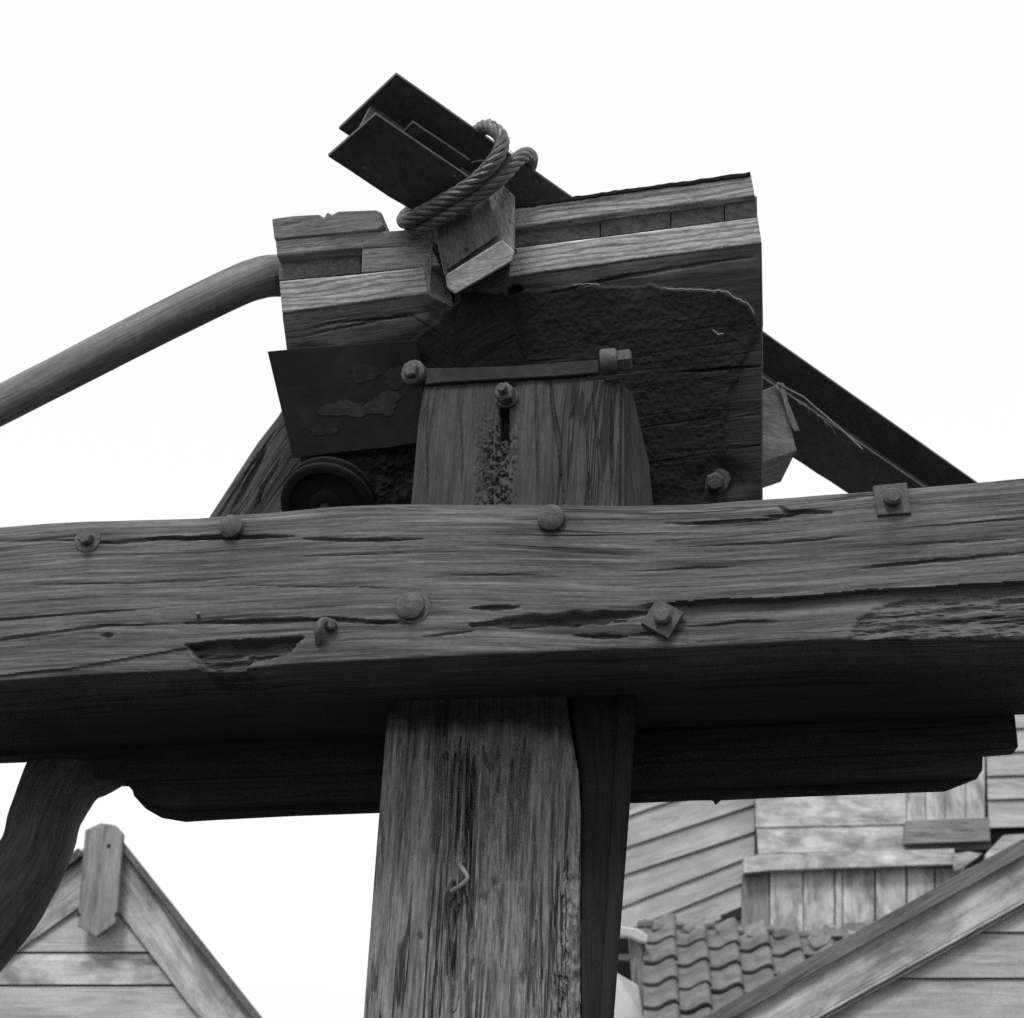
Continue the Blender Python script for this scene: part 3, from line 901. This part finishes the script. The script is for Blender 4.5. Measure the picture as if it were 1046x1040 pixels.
# ---- dark plate, pulley and brace at the left
def left_bits():
    q = shift(PLW, .035)
    pts = [(273, 359), (330, 354), (400, 349), (427, 348), (431, 400), (432, 452), (400, 457), (360, 461), (299, 468)]
    o = prism('iron_plate', [onp(x, y, q) for x, y in pts], -q[1] * .012, M_PLATE, None, D13, .0015)
    tag(o, 'flat black iron plate hung beside the post head under the block\'s left half', 'plate')
    o.name = 'iron_plate'
    rr = random.Random(8)
    for cx, cy, rx, ry in ((352, 418, 26, 11), (392, 412, 20, 13), (372, 381, 22, 9), (405, 385, 16, 12), (330, 440, 14, 6)):
        pts = []
        ph = [rr.uniform(0, 6.28) for _ in range(4)]
        for k in range(36):
            a = 2 * math.pi * k / 36
            f = .85 + .16 * math.sin(2 * a + ph[0]) + .12 * math.sin(3 * a + ph[1]) + .08 * math.sin(7 * a + ph[2]) + rr.uniform(-.07, .07)
            pts.append(onp(cx + rx * f * math.cos(a), cy + ry * f * math.sin(a), shift(q, .001)))
        prism('rust_flake', pts, -q[1] * .0022, M_FLAKE, o, D13, 0)
    t = thing('pulley_wheel', 'dark round pulley wheel peeping over the beam below the black iron plate', 'pulley')
    c = onp(336, 514, shift(PLW, .02))
    ax = unit(A(-.12, -.62, -.78))
    lathe('wheel_rim', c, ax, [(.118, -.03), (.122, -.024), (.122, -.014), (.108, -.008), (.108, .004), (.122, .010), (.122, .020), (.116, .024), (.100, .024), (.096, .012), (.05, .010), (.048, .01)], M_PLATE, t, 48)
    lathe('hub', c, ax, [(.045, .008), (.042, .028), (.03, .030)], M_PLATE, t, 20)
    lathe('axle_nut', c, ax, [(.018, .030), (.018, .05), (.014, .054)], M_PLATE, t, 6)
    t = thing('timber_brace', 'rough split timber slanting up behind the iron plate left of the post head', 'brace')
    qb = (at(250, 480, 3.98), unit(A(-.35, -.9, -.15)))

    def hf(px, py, u, v):
        h = .012 * fbm(u * 2.2, v * 26, 4, 75) + .008 * fbm(u * 1.2, v * 8, 2, 76)
        for i, (p, wd, dp) in enumerate([([(272, 460), (255, 490), (236, 525)], 1.6, .014), ([(287, 470), (268, 500), (262, 525)], 1.4, .012), ([(282, 440), (250, 485), (226, 525)], 1.2, .01)]):
            h = crack(h, px, py, p, wd, dp, 200 + i)
        return h
    slab('shaft', [(300, 398), (283, 425), (262, 452), (240, 485), (213, 526), (176, 585)], [(372, 398), (350, 440), (330, 470), (320, 500), (305, 530), (290, 585)], qb, A(.1, .22, .05), 120, 60, M_LOG, t, hf, .012)


left_bits()


# ---- the pole at the left
def pole():
    px = [(-140, 478), (-60, 443), (0, 414), (60, 383.5), (130, 347.5), (200, 312.5), (245, 291), (262, 285), (276, 282), (300, 281.5)]
    dz = np.linspace(3.6, 3.91, len(px))
    P = smooth_path([at(x, y, z) for (x, y), z in zip(px, dz)], 70)
    r = np.interp(np.linspace(0, 1, 70), [0, .3, .8, 1], [.0465, .0475, .053, .056])
    o = tube('curved_pole', P, r, M_POLE, None, 20, rough=.02, sq=.12)
    tag(o, 'smooth grey curved pole running from the block\'s left end out of view at the left', 'pole')


pole()


# ---- steel H-beam, wire rope, chock, small bits
AA, BB, CC = at(405, 76, 3.50), at(990, 488, 4.70), at(346, 132, 3.58)
NI = np.cross(BB - AA, CC - AA); NI = unit(NI)
if np.dot(NI, C0 - AA) < 0: NI = -NI
PI1 = (AA, NI)
AX = unit(BB - AA)


def steel():
    t = thing('steel_beam', 'dark steel H-beam lashed on top, slanting down to the right behind the block', 'steel beam')
    L = np.linalg.norm(BB - AA) + .5
    w_ = CC - AA
    th = .012
    B2 = AA + AX * L
    prism('flange', [AA, B2, B2 + w_, CC], -NI * th, M_STEEL, t, AX, .0012)
    p2 = shift(PI1, .105)
    d0, d1 = onp(384, 117, p2), onp(335, 160, p2)
    e0 = d0 + AX * L
    e1 = d1 + AX * L
    # worn lower edge
    low = []
    for i in range(46):
        f = i / 45
        low.append(d1 + AX * (L * (1 - f)) + unit(d1 - d0) * (.012 * (rng.random() - .6) * (f < .97) * (1.0 if f > .6 else .15)))
    prism('flange', [d0, e0] + low, -NI * th, M_STEEL, t, AX, .0010)
    m1 = (AA + CC) / 2 + AX * .012; m2 = (d0 + d1) / 2 - NI * th + AX * .012
    wv = unit(w_) * .009
    prism('web', [m1, m2, m2 + AX * (L - .05), m1 + AX * (L - .05)], wv, M_STEEL, t, AX, .001)
    p3 = shift(PI1, .062)
    f0, f1 = onp(422, 125, p3), onp(480, 164, p3)
    prism('stiffener_plate', [f0, f1, f1 + unit(w_) * .05, f0 + unit(w_) * .05], -NI * .01, M_STEEL, t, AX, .0012)
    for (x, y) in ((372, 172), (464, 180)):
        lathe('weld_spot', onp(x, y, p2), NI, [(.006, -.001), (.004, .002), (.001, .003)], M_BOLT, t, 8, jit=.5)


steel()


def rope():
    t = thing('wire_rope', 'twisted steel wire rope wound twice round the steel beam beside the notch', 'rope')
    def q(x, y, o): return onp(x, y, shift(PI1, o))
    pts = [q(445, 190, -.055), q(430, 206, -.02), q(414, 222, .05), q(415, 226, .125), q(428, 219, .145), q(452, 206, .147), q(484, 186, .147), q(506, 163, .125), q(513, 146, .085), q(507, 134, .045), q(495, 130, .0), q(484, 140, -.05), q(470, 165, -.06), q(440, 212, -.058), q(426, 230, .03), q(421, 236, .12), q(440, 228, .15), q(478, 206, .155), q(508, 185, .145), q(528, 164, .09), q(538, 158, .04), q(542, 164, -.02), q(535, 180, -.055), q(505, 215, -.06)]
    P = smooth_path(pts, 420)
    P, T, N, B = frame_of(P)
    L = np.concatenate([[0], np.cumsum(np.linalg.norm(np.diff(P, axis=0), axis=1))])
    for k in range(6):
        ph = 2 * np.pi * (k / 6) + L * 2 * np.pi / .15
        path = P + .0120 * (np.cos(ph)[:, None] * N + np.sin(ph)[:, None] * B)
        tube('strand', path, .0074, M_ROPE, t, 7)
    tube('core_strand', P, .0070, M_ROPE, t, 6)
    for k in range(7):
        i = 70 + 45 * k
        a = P[i] + N[i] * .018 + B[i] * .006
        tube('frayed_wire', [a, a + T[i] * .012 + N[i] * .006 + A(*(rng.random(3) - .5)) * .01, a + T[i] * .022 + N[i] * .014 + A(*(rng.random(3) - .5)) * .02], .0011, M_ROPE, t, 4)
    tube('loose_wire', smooth_path([q(482, 166, .16), q(492, 164, .175), q(505, 166, .16)], 10), .0018, M_ROPE, t, 5)


rope()


def chock():
    t = thing('wooden_chock', 'small light wooden chock wedged in the notch under the wire rope', 'wedge')
    pl = (at(480, 240, 3.61), unit(A(-.42, -.86, -.28)))
    bk = unit(ray(490, 250)) * .16
    prism('body', [onp(x, y, shift(pl, -.016)) for x, y in [(450, 215), (500, 196), (514, 189), (526, 201), (526, 256), (512, 247), (454, 282), (447, 250)]], bk, M_OAKD, t, UP, .003)
    prism('plate', [onp(x, y, pl) for x, y in [(498, 197), (509, 240), (454, 278), (449, 256), (446, 228)]], bk * .09, M_CHOCK, t, UP, .002)
    prism('ledge', [onp(x, y, shift(pl, .012)) for x, y in [(513, 245), (526, 256), (524, 267), (465, 301), (456.5, 294), (455, 281)]], bk * .6, M_OAKD, t, D13, .004)
    lathe('nail_head', onp(477, 255, pl), pl[1], [(.005, 0), (.004, .002)], M_FELT, t, 8)


chock()


def right_bits():
    t = thing('wooden_wedge', 'short grey wedge with torn flashing at the right end of the oak block', 'wedge')
    pl = (at(798, 430, 4.0), unit(A(.12, -.95, -.3)))
    prism('body', [onp(x, y, pl) for x, y in [(745, 412), (794, 393), (798, 398), (814, 461), (745, 484)]], A(.02, .34, .06), M_GREY, t, unit(A(1, 0, -.3)), .003)
    p2 = shift(pl, .012)
    prism('flashing', [onp(x, y, p2) for x, y in [(791, 394), (795, 390), (801, 392), (805, 410), (817, 440), (811, 440), (806, 430), (801, 412), (798, 402)]], -pl[1] * .003, M_GREY, t, UP, 0)
    tube('torn_wire', [onp(x, y, p2) for x, y in [(795, 392), (806, 398), (820, 405), (840, 422), (862, 441), (881, 459)]], .003, M_EDGE, t, 5)
    r = random.Random(9)
    for k in range(5):
        y0 = 405 + k * 7
        x0 = 806 + k * 9
        tube('torn_fibre', [onp(x0, y0 - 3, p2), onp(x0 + 5 + r.random() * 5, y0 + 2 + r.random() * 5, shift(p2, .01)), onp(x0 + 12, y0 + 8 + r.random() * 6, p2)], .0012, M_GREY, t, 4)


right_bits()


# ---- crooked brace at lower left
def crook():
    px = [(128, 735), (98, 764), (68, 792), (48, 830), (36, 870), (8, 915), (-30, 958), (-85, 1025), (-160, 1160), (-230, 1400)]
    hw = [62, 56, 46, 41, 40, 46, 50, 50, 50, 50]
    P = [at(x, y, z) for (x, y), z in zip(px, np.linspace(3.82, 3.5, len(px)))]
    n = 120
    Q = smooth_path(P, n)
    R_ = np.interp(np.linspace(0, 1, n), np.linspace(0, 1, len(hw)), np.array(hw) * .88 * 3.7 / FPX)
    t = tube('crooked_brace', Q, R_, M_LOG, None, 40, rough=.05, sq=.3, seed=17)
    tag(t, 'dark crooked natural timber brace bent down to the lower left from under the beam', 'brace')


crook()


# ------------------------------------------------------------------ buildings behind
def clip_poly(poly, a, b, c):
    """keep a*x + b*y <= c"""
    out = []
    for i in range(len(poly)):
        p, q = poly[i], poly[(i + 1) % len(poly)]
        fp, fq = a * p[0] + b * p[1] - c, a * q[0] + b * q[1] - c
        if fp <= 0: out.append(p)
        if fp * fq < 0:
            k = fp / (fp - fq)
            out.append((p[0] + (q[0] - p[0]) * k, p[1] + (q[1] - p[1]) * k))
    return out


def under_line(poly, p, q):
    """keep what lies below the survey line p-q (larger y)"""
    (x0, y0), (x1, y1) = p, q
    s = (y1 - y0) / (x1 - x0)
    return clip_poly(poly, s, -1, s * x0 - y0)


def gable_left():
    t = thing('wooden_gable', 'boarded house gable with a pointed apex board, at the lower left behind the crooked brace', 'house')
    Y = 9.0
    pl = (A(0, Y, 0), A(0, -1, 0))
    X = lambda x, y, o=0.0: onp(x, y, shift(pl, o))
    BK = A(0, .03, 0)
    apex = (104, 838)
    ll, lr = (104, 846), (-240, 1130)           # left roof line
    rl, rr = (116, 846), (420, 1245)            # right roof line
    # planks
    ys = [872, 972.5, 1006, 1042, 1079, 1116, 1153, 1190, 1227, 1264, 1301, 1338, 1375, 1410, 1430]
    for i in range(len(ys) - 1):
        y0, y1 = ys[i] + (1.6 if i else 0), ys[i + 1] - .3
        poly = [(-170, y0), (370, y0), (370, y1), (-170, y1)]
        poly = under_line(poly, (80, 915), (0, 973)); poly = under_line(poly, (116, 915), (203, 1031))
        if len(poly) < 3: continue
        tilt = .012
        pts = [X(x, y, tilt * (y - y0) / (y1 - y0)) for x, y in poly]
        prism('plank', pts, BK, M_SIDING if i != 1 else M_SIDINGB, t, (1, 0, 0), .002)
    # bargeboards
    prism('bargeboard', [X(x, y, .035) for x, y in [(92, 861), (92, 919), (0, 984), (-240, 1158), (-240, 1105), (0, 929)]], BK, M_BARGE, t, unit(A(1, 0, .75)), .003, label='left sloping bargeboard')
    prism('bargeboard', [X(x, y, .04) for x, y in [(112, 848), (134, 873), (266, 1042), (420, 1240), (420, 1322), (206, 1043), (117, 926)]], BK, M_BARGE, t, unit(A(1, 0, -1.3)), .003, label='right sloping bargeboard')
    # roof edges
    prism('roof_edge', [X(x, y, .10) for x, y in [(80, 866), (86, 872), (0, 936), (-240, 1112), (-240, 1102), (0, 928)]], A(-.95, 5, 0), M_DKBOARD, t, (0, 1, 0), .003)
    prism('roof_edge', [X(x, y, .10) for x, y in [(124, 858), (128, 862), (270, 1042), (424, 1240), (416, 1240), (263, 1046), (124, 868)]], A(-.95, 5, 0), M_DKBOARD, t, (0, 1, 0), .003)
    # apex board
    prism('apex_board', [X(x, y, .14) for x, y in [(87, 848), (103, 840.5), (118, 843), (125, 851), (121, 915), (118, 943), (98, 957), (79, 946), (80, 928)]], A(0, .06, 0), M_GREY, t, UP, .004, label='grey apex board with chamfered ends')
    for x, y in ((111, 864), (80, 934), (119, 934)):
        lathe('nail_head', X(x, y, .142), A(0, -1, 0), [(.012, 0), (.009, .005)], M_FELT, t, 8)
    # body behind
    b = [(-165, 1100), (0, 990), (100, 900), (222, 1056), (372, 1260), (365, 1432), (-165, 1432)]
    prism('wall', [X(x, y, -.05) for x, y in b], A(-.92, 4.8, 0), M_GREY, t, UP, 0)


gable_left()


def house_right():
    t = thing('wooden_house', 'boarded house gable with a broad sloping bargeboard, in the lower right corner', 'house')
    Y = 7.6
    pl = (A(0, Y, 0), A(0, -1, 0))
    X = lambda x, y, o=0.0: onp(x, y, shift(pl, o))
    s = (919 - 1040) / (1046 - 829)
    ax = 1290
    def line(x, c): return c + s * (x - 1046)       # survey y of a sloping line that passes (1046, c)
    g = unit(A(1, 0, .56))
    def strip(name, c0, c1, o, mat, th=.03, back=None, bev=.003, x0=620, label=None):
        prism(name, [X(x0, line(x0, c0), o), X(ax, line(ax, c0), o), X(ax, line(ax, c1), o), X(x0, line(x0, c1), o)], back if back is not None else A(0, th, 0), mat, t, g, bev, label=label)
    strip('roof_edge', 856, 874, .10, M_DKBOARD, back=A(0, 5, 0), label='dark worn roof edge strip')
    # ragged worn bargeboard
    strip('bargeboard', 873, 919, .06, M_BARGE, .04)
    strip('moulding', 919.5, 923.5, .072, M_BARGE, .05, bev=.005)
    strip('moulding', 924, 928.5, .058, M_GREY, .04, bev=.005)
    # right half of the gable
    s2 = -s
    def line2(x, c): return line(ax, c) + s2 * (x - ax)
    for nm, c0, c1, o, mat, bk in (('roof_edge', 856, 874, .10, M_DKBOARD, A(0, 5, 0)), ('bargeboard', 873, 919, .06, M_BARGE, A(0, .04, 0)), ('moulding', 919.5, 928, .06, M_BARGE, A(0, .04, 0))):
        prism(nm, [X(ax + 1, line2(ax + 1, c0), o), X(1980, line2(1980, c0), o), X(1980, line2(1980, c1), o), X(ax + 1, line2(ax + 1, c1), o)], bk, mat, t, unit(A(1, 0, -.56)), .003)
    ys = [810, 858, 905, 952, 999, 1048, 1096, 1144, 1192, 1240, 1288, 1336, 1384, 1430, 1476]
    for i in range(len(ys) - 1):
        y0, y1 = ys[i] + 1.3, ys[i + 1] - .2
        poly = [(640, y0), (1940, y0), (1940, y1), (640, y1)]
        poly = under_line(poly, (829, 1040 + 4), (1046, 919 + 4))
        poly = under_line(poly, (ax, line2(ax, 923)), (ax + 100, line2(ax + 100, 923)))
        if len(poly) < 3: continue
        prism('plank', [X(x, y, .016 * (y - y0) / (y1 - y0)) for x, y in poly], A(0, .03, 0), M_SIDING, t, (1, 0, 0), .002)
    b = [(642, line(642, 930)), (ax, line(ax, 930)), (1938, line2(1938, 930)), (1938, 1478), (642, 1478)]
    prism('wall', [X(x, y, -.05) for x, y in b], A(0, 4.6, 0), M_GREY, t, UP, 0)


house_right()


def tile_roof():
    t = thing('tiled_roof', 'small roof of grey wavy pantiles, between the dark post and the sloping bargeboard', 'roof')
    yw = math.radians(-6)
    row = A(math.cos(yw), math.sin(yw), 0)
    pit = math.radians(42)
    hor = A(math.sin(yw), -math.cos(yw), 0)
    fall = unit(hor * math.cos(pit) - A(0, 0, 1) * math.sin(pit))
    nor = np.cross(row, fall); nor = nor if nor[2] > 0 else -nor
    O = at(657, 966, 10.2)
    CW, RH = .214, .232
    # one pantile: S-shaped cross section
    nx, ny = 16, 4
    V = []; F = []
    TL = RH * 1.36
    def prof(u):
        t_ = min(1, max(0, (u - .30) / .58))
        return .047 * (3 * t_ * t_ - 2 * t_ ** 3) - .012 * math.sin(math.pi * min(1, u / .62)) - 1.2 * max(0, u - .90) ** 1.5
    for side in (0, 1):
        for j in range(ny):
            for i in range(nx):
                u = i / (nx - 1); v = j / (ny - 1)
                p = row * ((u * 1.10) * CW) - fall * (v * TL) + nor * (prof(u) + .042 * (1 - v) - side * .022)
                V.append(p)
    id_ = lambda s_, j, i: s_ * nx * ny + j * nx + i
    for j in range(ny - 1):
        for i in range(nx - 1):
            F.append((id_(0, j, i), id_(0, j, i + 1), id_(0, j + 1, i + 1), id_(0, j + 1, i)))
            F.append((id_(1, j, i), id_(1, j + 1, i), id_(1, j + 1, i + 1), id_(1, j, i + 1)))
    for i in range(nx - 1):
        F.append((id_(0, 0, i), id_(1, 0, i), id_(1, 0, i + 1), id_(0, 0, i + 1)))
        F.append((id_(0, ny - 1, i), id_(0, ny - 1, i + 1), id_(1, ny - 1, i + 1), id_(1, ny - 1, i)))
    for j in range(ny - 1):
        F.append((id_(0, j, 0), id_(0, j + 1, 0), id_(1, j + 1, 0), id_(1, j, 0)))
        F.append((id_(0, j, nx - 1), id_(1, j, nx - 1), id_(1, j + 1, nx - 1), id_(0, j + 1, nx - 1)))
    me = bpy.data.meshes.new('roof_tile')
    me.from_pydata([tuple(v) for v in V], [], F)
    bm = bmesh.new(); bm.from_mesh(me); bmesh.ops.recalc_face_normals(bm, faces=bm.faces)
    for f in bm.faces: f.smooth = True
    for e in bm.edges:
        if len(e.link_faces) == 2 and e.calc_face_angle(0) > .8: e.smooth = False
    bm.to_mesh(me); bm.free()
    me.materials.append(M_TILE)
    variants = []
    for k in range(4):
        m2 = me.copy(); m2.name = 'roof_tile'
        a = m2.attributes.new('gco', 'FLOAT_VECTOR', 'POINT')
        a.data.foreach_set('vector', (np.array(V) + rng.random(3) * 30).astype(np.float32).ravel())
        variants.append(m2)
    r = random.Random(2)
    for c in range(7):
        for k in range(0, 10):
            o = bpy.data.objects.new('roof_tile', variants[r.randrange(4)])
            col.objects.link(o); o.parent = t
            p = O + row * (CW * c) + fall * (RH * (k + .15 * c)) + nor * (r.uniform(-.006, .006)) + row * r.uniform(-.006, .006) + fall * r.uniform(-.012, .012)
            o.location = p
            o.rotation_euler = (r.uniform(-.02, .02), r.uniform(-.02, .02), r.uniform(-.015, .015))
    # battens/boarding under the tiles
    a0 = O - fall * (RH * 1.2) - nor * .09; w_ = row * (CW * 7)
    prism('roof_boarding', [a0, a0 + w_, a0 + w_ + fall * (RH * 9.4), a0 + fall * (RH * 9.4)], -nor * .05, M_DKBOARD, t, row, 0)
    # mortar bedding and broken ridge along the top
    top0 = O - fall * (RH * 1.22) + nor * .035
    for i in range(14):
        c = top0 + row * (CW * (.1 + i * .5)) + fall * (RH * .15 * (i * .5)) + fall * r.uniform(.0, .10) - nor * .015
        rr = r.uniform(.035, .07)
        a = unit(row + A(r.uniform(-.2, .2), r.uniform(-.3, .3), r.uniform(-.2, .2)))
        lathe('ridge_mortar', c, a, [(rr * .2, -rr * 1.3), (rr * .55, -rr), (rr * .7, 0), (rr * .5, rr), (rr * .15, rr * 1.3)], M_MORTAR if r.random() < .45 else M_TILE, t, 7, r.random() * 3, jit=.5)
    for i in range(8):
        c = O + row * (CW * r.uniform(5.6, 7.4)) + fall * (RH * r.uniform(-.6, .3)) + nor * r.uniform(.03, .07)
        a = [c + row * r.uniform(-.12, -.02) + fall * r.uniform(-.08, 0), c + row * r.uniform(.02, .13) + fall * r.uniform(-.1, .02), c + row * r.uniform(0, .12) + fall * r.uniform(.03, .1), c + row * r.uniform(-.12, -.03) + fall * r.uniform(.02, .1)]
        a = [p + nor * r.uniform(0, .04) for p in a]
        prism('tile_shard', a, -nor * .02, M_TILE if r.random() < .75 else M_MORTAR, t, row, .003)
    # left verge rafter, gutter end and pale wall below
    v0 = at(648, 956, 10.15)
    prism('verge_rafter', [at(643, 957, 10.1), at(655, 957, 10.1), at(663, 1060, 9.9), at(650, 1060, 9.9)], A(0, .10, 0), M_GREY, t, UP, .004)
    prism('verge_rafter', [at(655.5, 960, 10.12), at(659, 962, 10.12), at(668, 1060, 9.9), at(663.5, 1060, 9.9)], A(0, .10, 0), M_DKBOARD, t, UP, .004)
    prism('gutter_end', [at(x, y, 10.0) for x, y in [(600, 948), (632, 946), (652, 949), (662, 956), (661, 963), (653, 961), (645, 957), (632, 955), (600, 957)]], A(0, .12, 0), M_ZINC, t, (1, 0, 0), .006)
    prism('eave_board', [at(600, 975, 10.3), at(643, 975, 10.3), at(643, 982, 10.3), at(600, 978, 10.3)], A(0, .05, 0), M_GREY, t, (1, 0, 0), .002)
    prism('gable_shade_sheet', [at(600, 958, 10.45), at(644, 958, 10.45), at(646, 1010, 10.45), at(600, 984, 10.45)], A(0, .05, 0), M_FELT, t, (1, 0, 0), .002)  # dark sheet standing in for the shade under the gable
    P0 = [at(590, 968, 9.7), at(630, 994, 9.7), at(652, 1007, 9.7), at(657, 1040, 9.7)]
    P = P0 + [A(at(668, 1060, 9.7)[0], P0[2][1], 0), A(P0[0][0], P0[0][1], 0)]
    prism('white_wall', P, A(0, .3, 0), M_WHITE, t, UP, .003)


tile_roof()


def mill():
    t = thing('boarded_wall', 'tall pale mill wall of slanting and level planks behind the tiled roof', 'mill')
    Y = 12.6
    pl = (A(0, Y, 0), A(0, -1, 0))
    X = lambda x, y, o=0.0: onp(x, y, shift(pl, o))
    BK = A(0, .03, 0)
    # slanting planks
    xs = (585, 771)
    L = [(820, 704), (834, 730), (846, 752), (853, 789), (883.5, 822), (911, 849.7), (945.6, 873.5), (973, 897), (1002, 925), (1032, 953), (1062, 983)]
    L = [(a + 0.0, b) for a, b in L]
    for i in range(2, len(L) - 1):
        a0, b0 = L[i]; a1, b1 = L[i + 1]
        prism('plank', [X(xs[0], a0 + .3, 0), X(xs[1], b0 + .3, 0), X(xs[1], b1 - .2, .03), X(xs[0], a1 - .2, .03)], BK, M_SLANT, t, unit(A(1, 0, .35)), .003)
    # upper part hidden by the beams
    prism('plank', [X(585, 690), X(771, 690), X(771, 751), X(585, 845)], BK, M_SIDING, t, (1, 0, 0), .003)
    o = .10
    # level planks
    for (x0, y0, x1, y1, x2, y2, x3, y3, m, oo) in [
            (772, 690, 926, 690, 926, 795.8, 772, 798.8, M_SIDING, o),
            (772, 799, 926, 796, 926, 842.2, 772, 845.2, M_SIDINGB, o), (773, 845.5, 926, 842.5, 926, 869, 775, 872, M_SIDINGB, o + .005)]:
        prism('plank', [X(x0, y0, oo), X(x1, y1, oo), X(x2, y2, oo + .02), X(x3, y3, oo + .02)], BK, m, t, (1, 0, 0), .003)
    # ledge board
    prism('ledge_board', [X(760, 877, o + .09), X(775, 873, o + .09), X(975, 867, o + .09), (X(975, 883, o + .09)), X(786, 889, o + .09), X(760, 892, o + .09)], A(0, .12, 0), M_SIDINGB, t, (1, 0, 0), .004)
    # standing boards under the ledge
    bx = [(787, 820, 0), (821, 852, .004), (853.5, 860, .02), (861, 893, 0), (895, 925, .008), (927, 954, .0), (956, 985, .005), (987, 1040, 0)]
    for x0, x1, d in bx:
        prism('plank', [X(x0, 887, o + d - .03), X(x1, 886, o + d - .03), X(x1 + 1, 1060, o + d - .03), X(x0 + 1, 1060, o + d - .03)], BK, M_SIDINGB, t, UP, .003)
    prism('corner_post', [X(758, 893, .05), X(785, 890, .05), X(787, 960, .05), X(757, 960, .05)], A(0, .06, 0), M_GREY, t, UP, .004)
    prism('dark_gap', [X(736, 935, .06), X(757, 926, .06), X(757, 938, .06), X(744, 938, .06)], A(0, .05, 0), M_FELT, t, UP, .003)  # dark wedge-shaped patch over the planks
    # standing panel and dark ledge
    px = 927
    for wd in (19, 20, 21, 20):
        prism('plank', [X(px, 690, o + .03), X(px + wd - .8, 690, o + .03), X(px + wd - .8, 839, o + .03), X(px, 840, o + .03)], BK, M_SIDINGB, t, UP, .003)
        px += wd
    prism('ledge_board', [X(926, 838, o + .10), X(1010, 835, o + .10), X(1012, 859, o + .10), X(924, 862, o + .10)], A(0, .10, 0), M_GREY, t, (1, 0, 0), .004, label='darker ledge board')
    prism('dark_gap', [X(924, 862, o + .02), X(1012, 859, o + .02), X(1012, 868, o + .02), X(924, 870, o + .02)], A(0, .04, 0), M_DKBOARD, t, (1, 0, 0), .002)  # dark strip below the ledge board
    # right-hand planks
    ys = [690, 720, 745, 769, 793, 817, 846]
    for i in range(len(ys) - 1):
        prism('plank', [X(1009 + (ys[i] - 790) * .03, ys[i] + 1, o + .07), X(1130, ys[i] - 2, o + .07), X(1130, ys[i + 1] - 4, o + .095), X(1009 + (ys[i + 1] - 790) * .03, ys[i + 1] - .3, o + .095)], BK, M_SIDING, t, (1, 0, 0), .003)
    prism('dark_gap', [X(1013, 846, o + .0), X(1130, 845, o), X(1130, 858, o), X(1013, 860, o)], A(0, .04, 0), M_FELT, t, (1, 0, 0), .002)  # dark strip put in for the shade of the open gap
    prism('white_sill', [X(1008, 872, o + .12), X(1026, 853, o + .12), X(1130, 848, o + .12), X(1130, 900, o + .12), X(1000, 900, o + .12)], A(0, .05, 0), M_BARGE, t, (1, 0, 0), .004)
    prism('loose_board', [X(972, 872, o + .10), X(990, 870, o + .10), X(1004, 872, o + .10), X(985, 886, o + .10), X(975, 890, o + .10)], A(0, .03, 0), M_BARGE, t, (1, 0, 0), .004)
    # solid mill body behind the boards, down to the ground
    P = [X(590, 692, -.04), X(1128, 692, -.04)]
    a, b = P
    prism('wall', [a, b, A(b[0] + .3, b[1], 0), A(a[0] + 2.2, a[1], 0)], A(.4, 5, 0), M_DKBOARD, t, UP, 0)


mill()
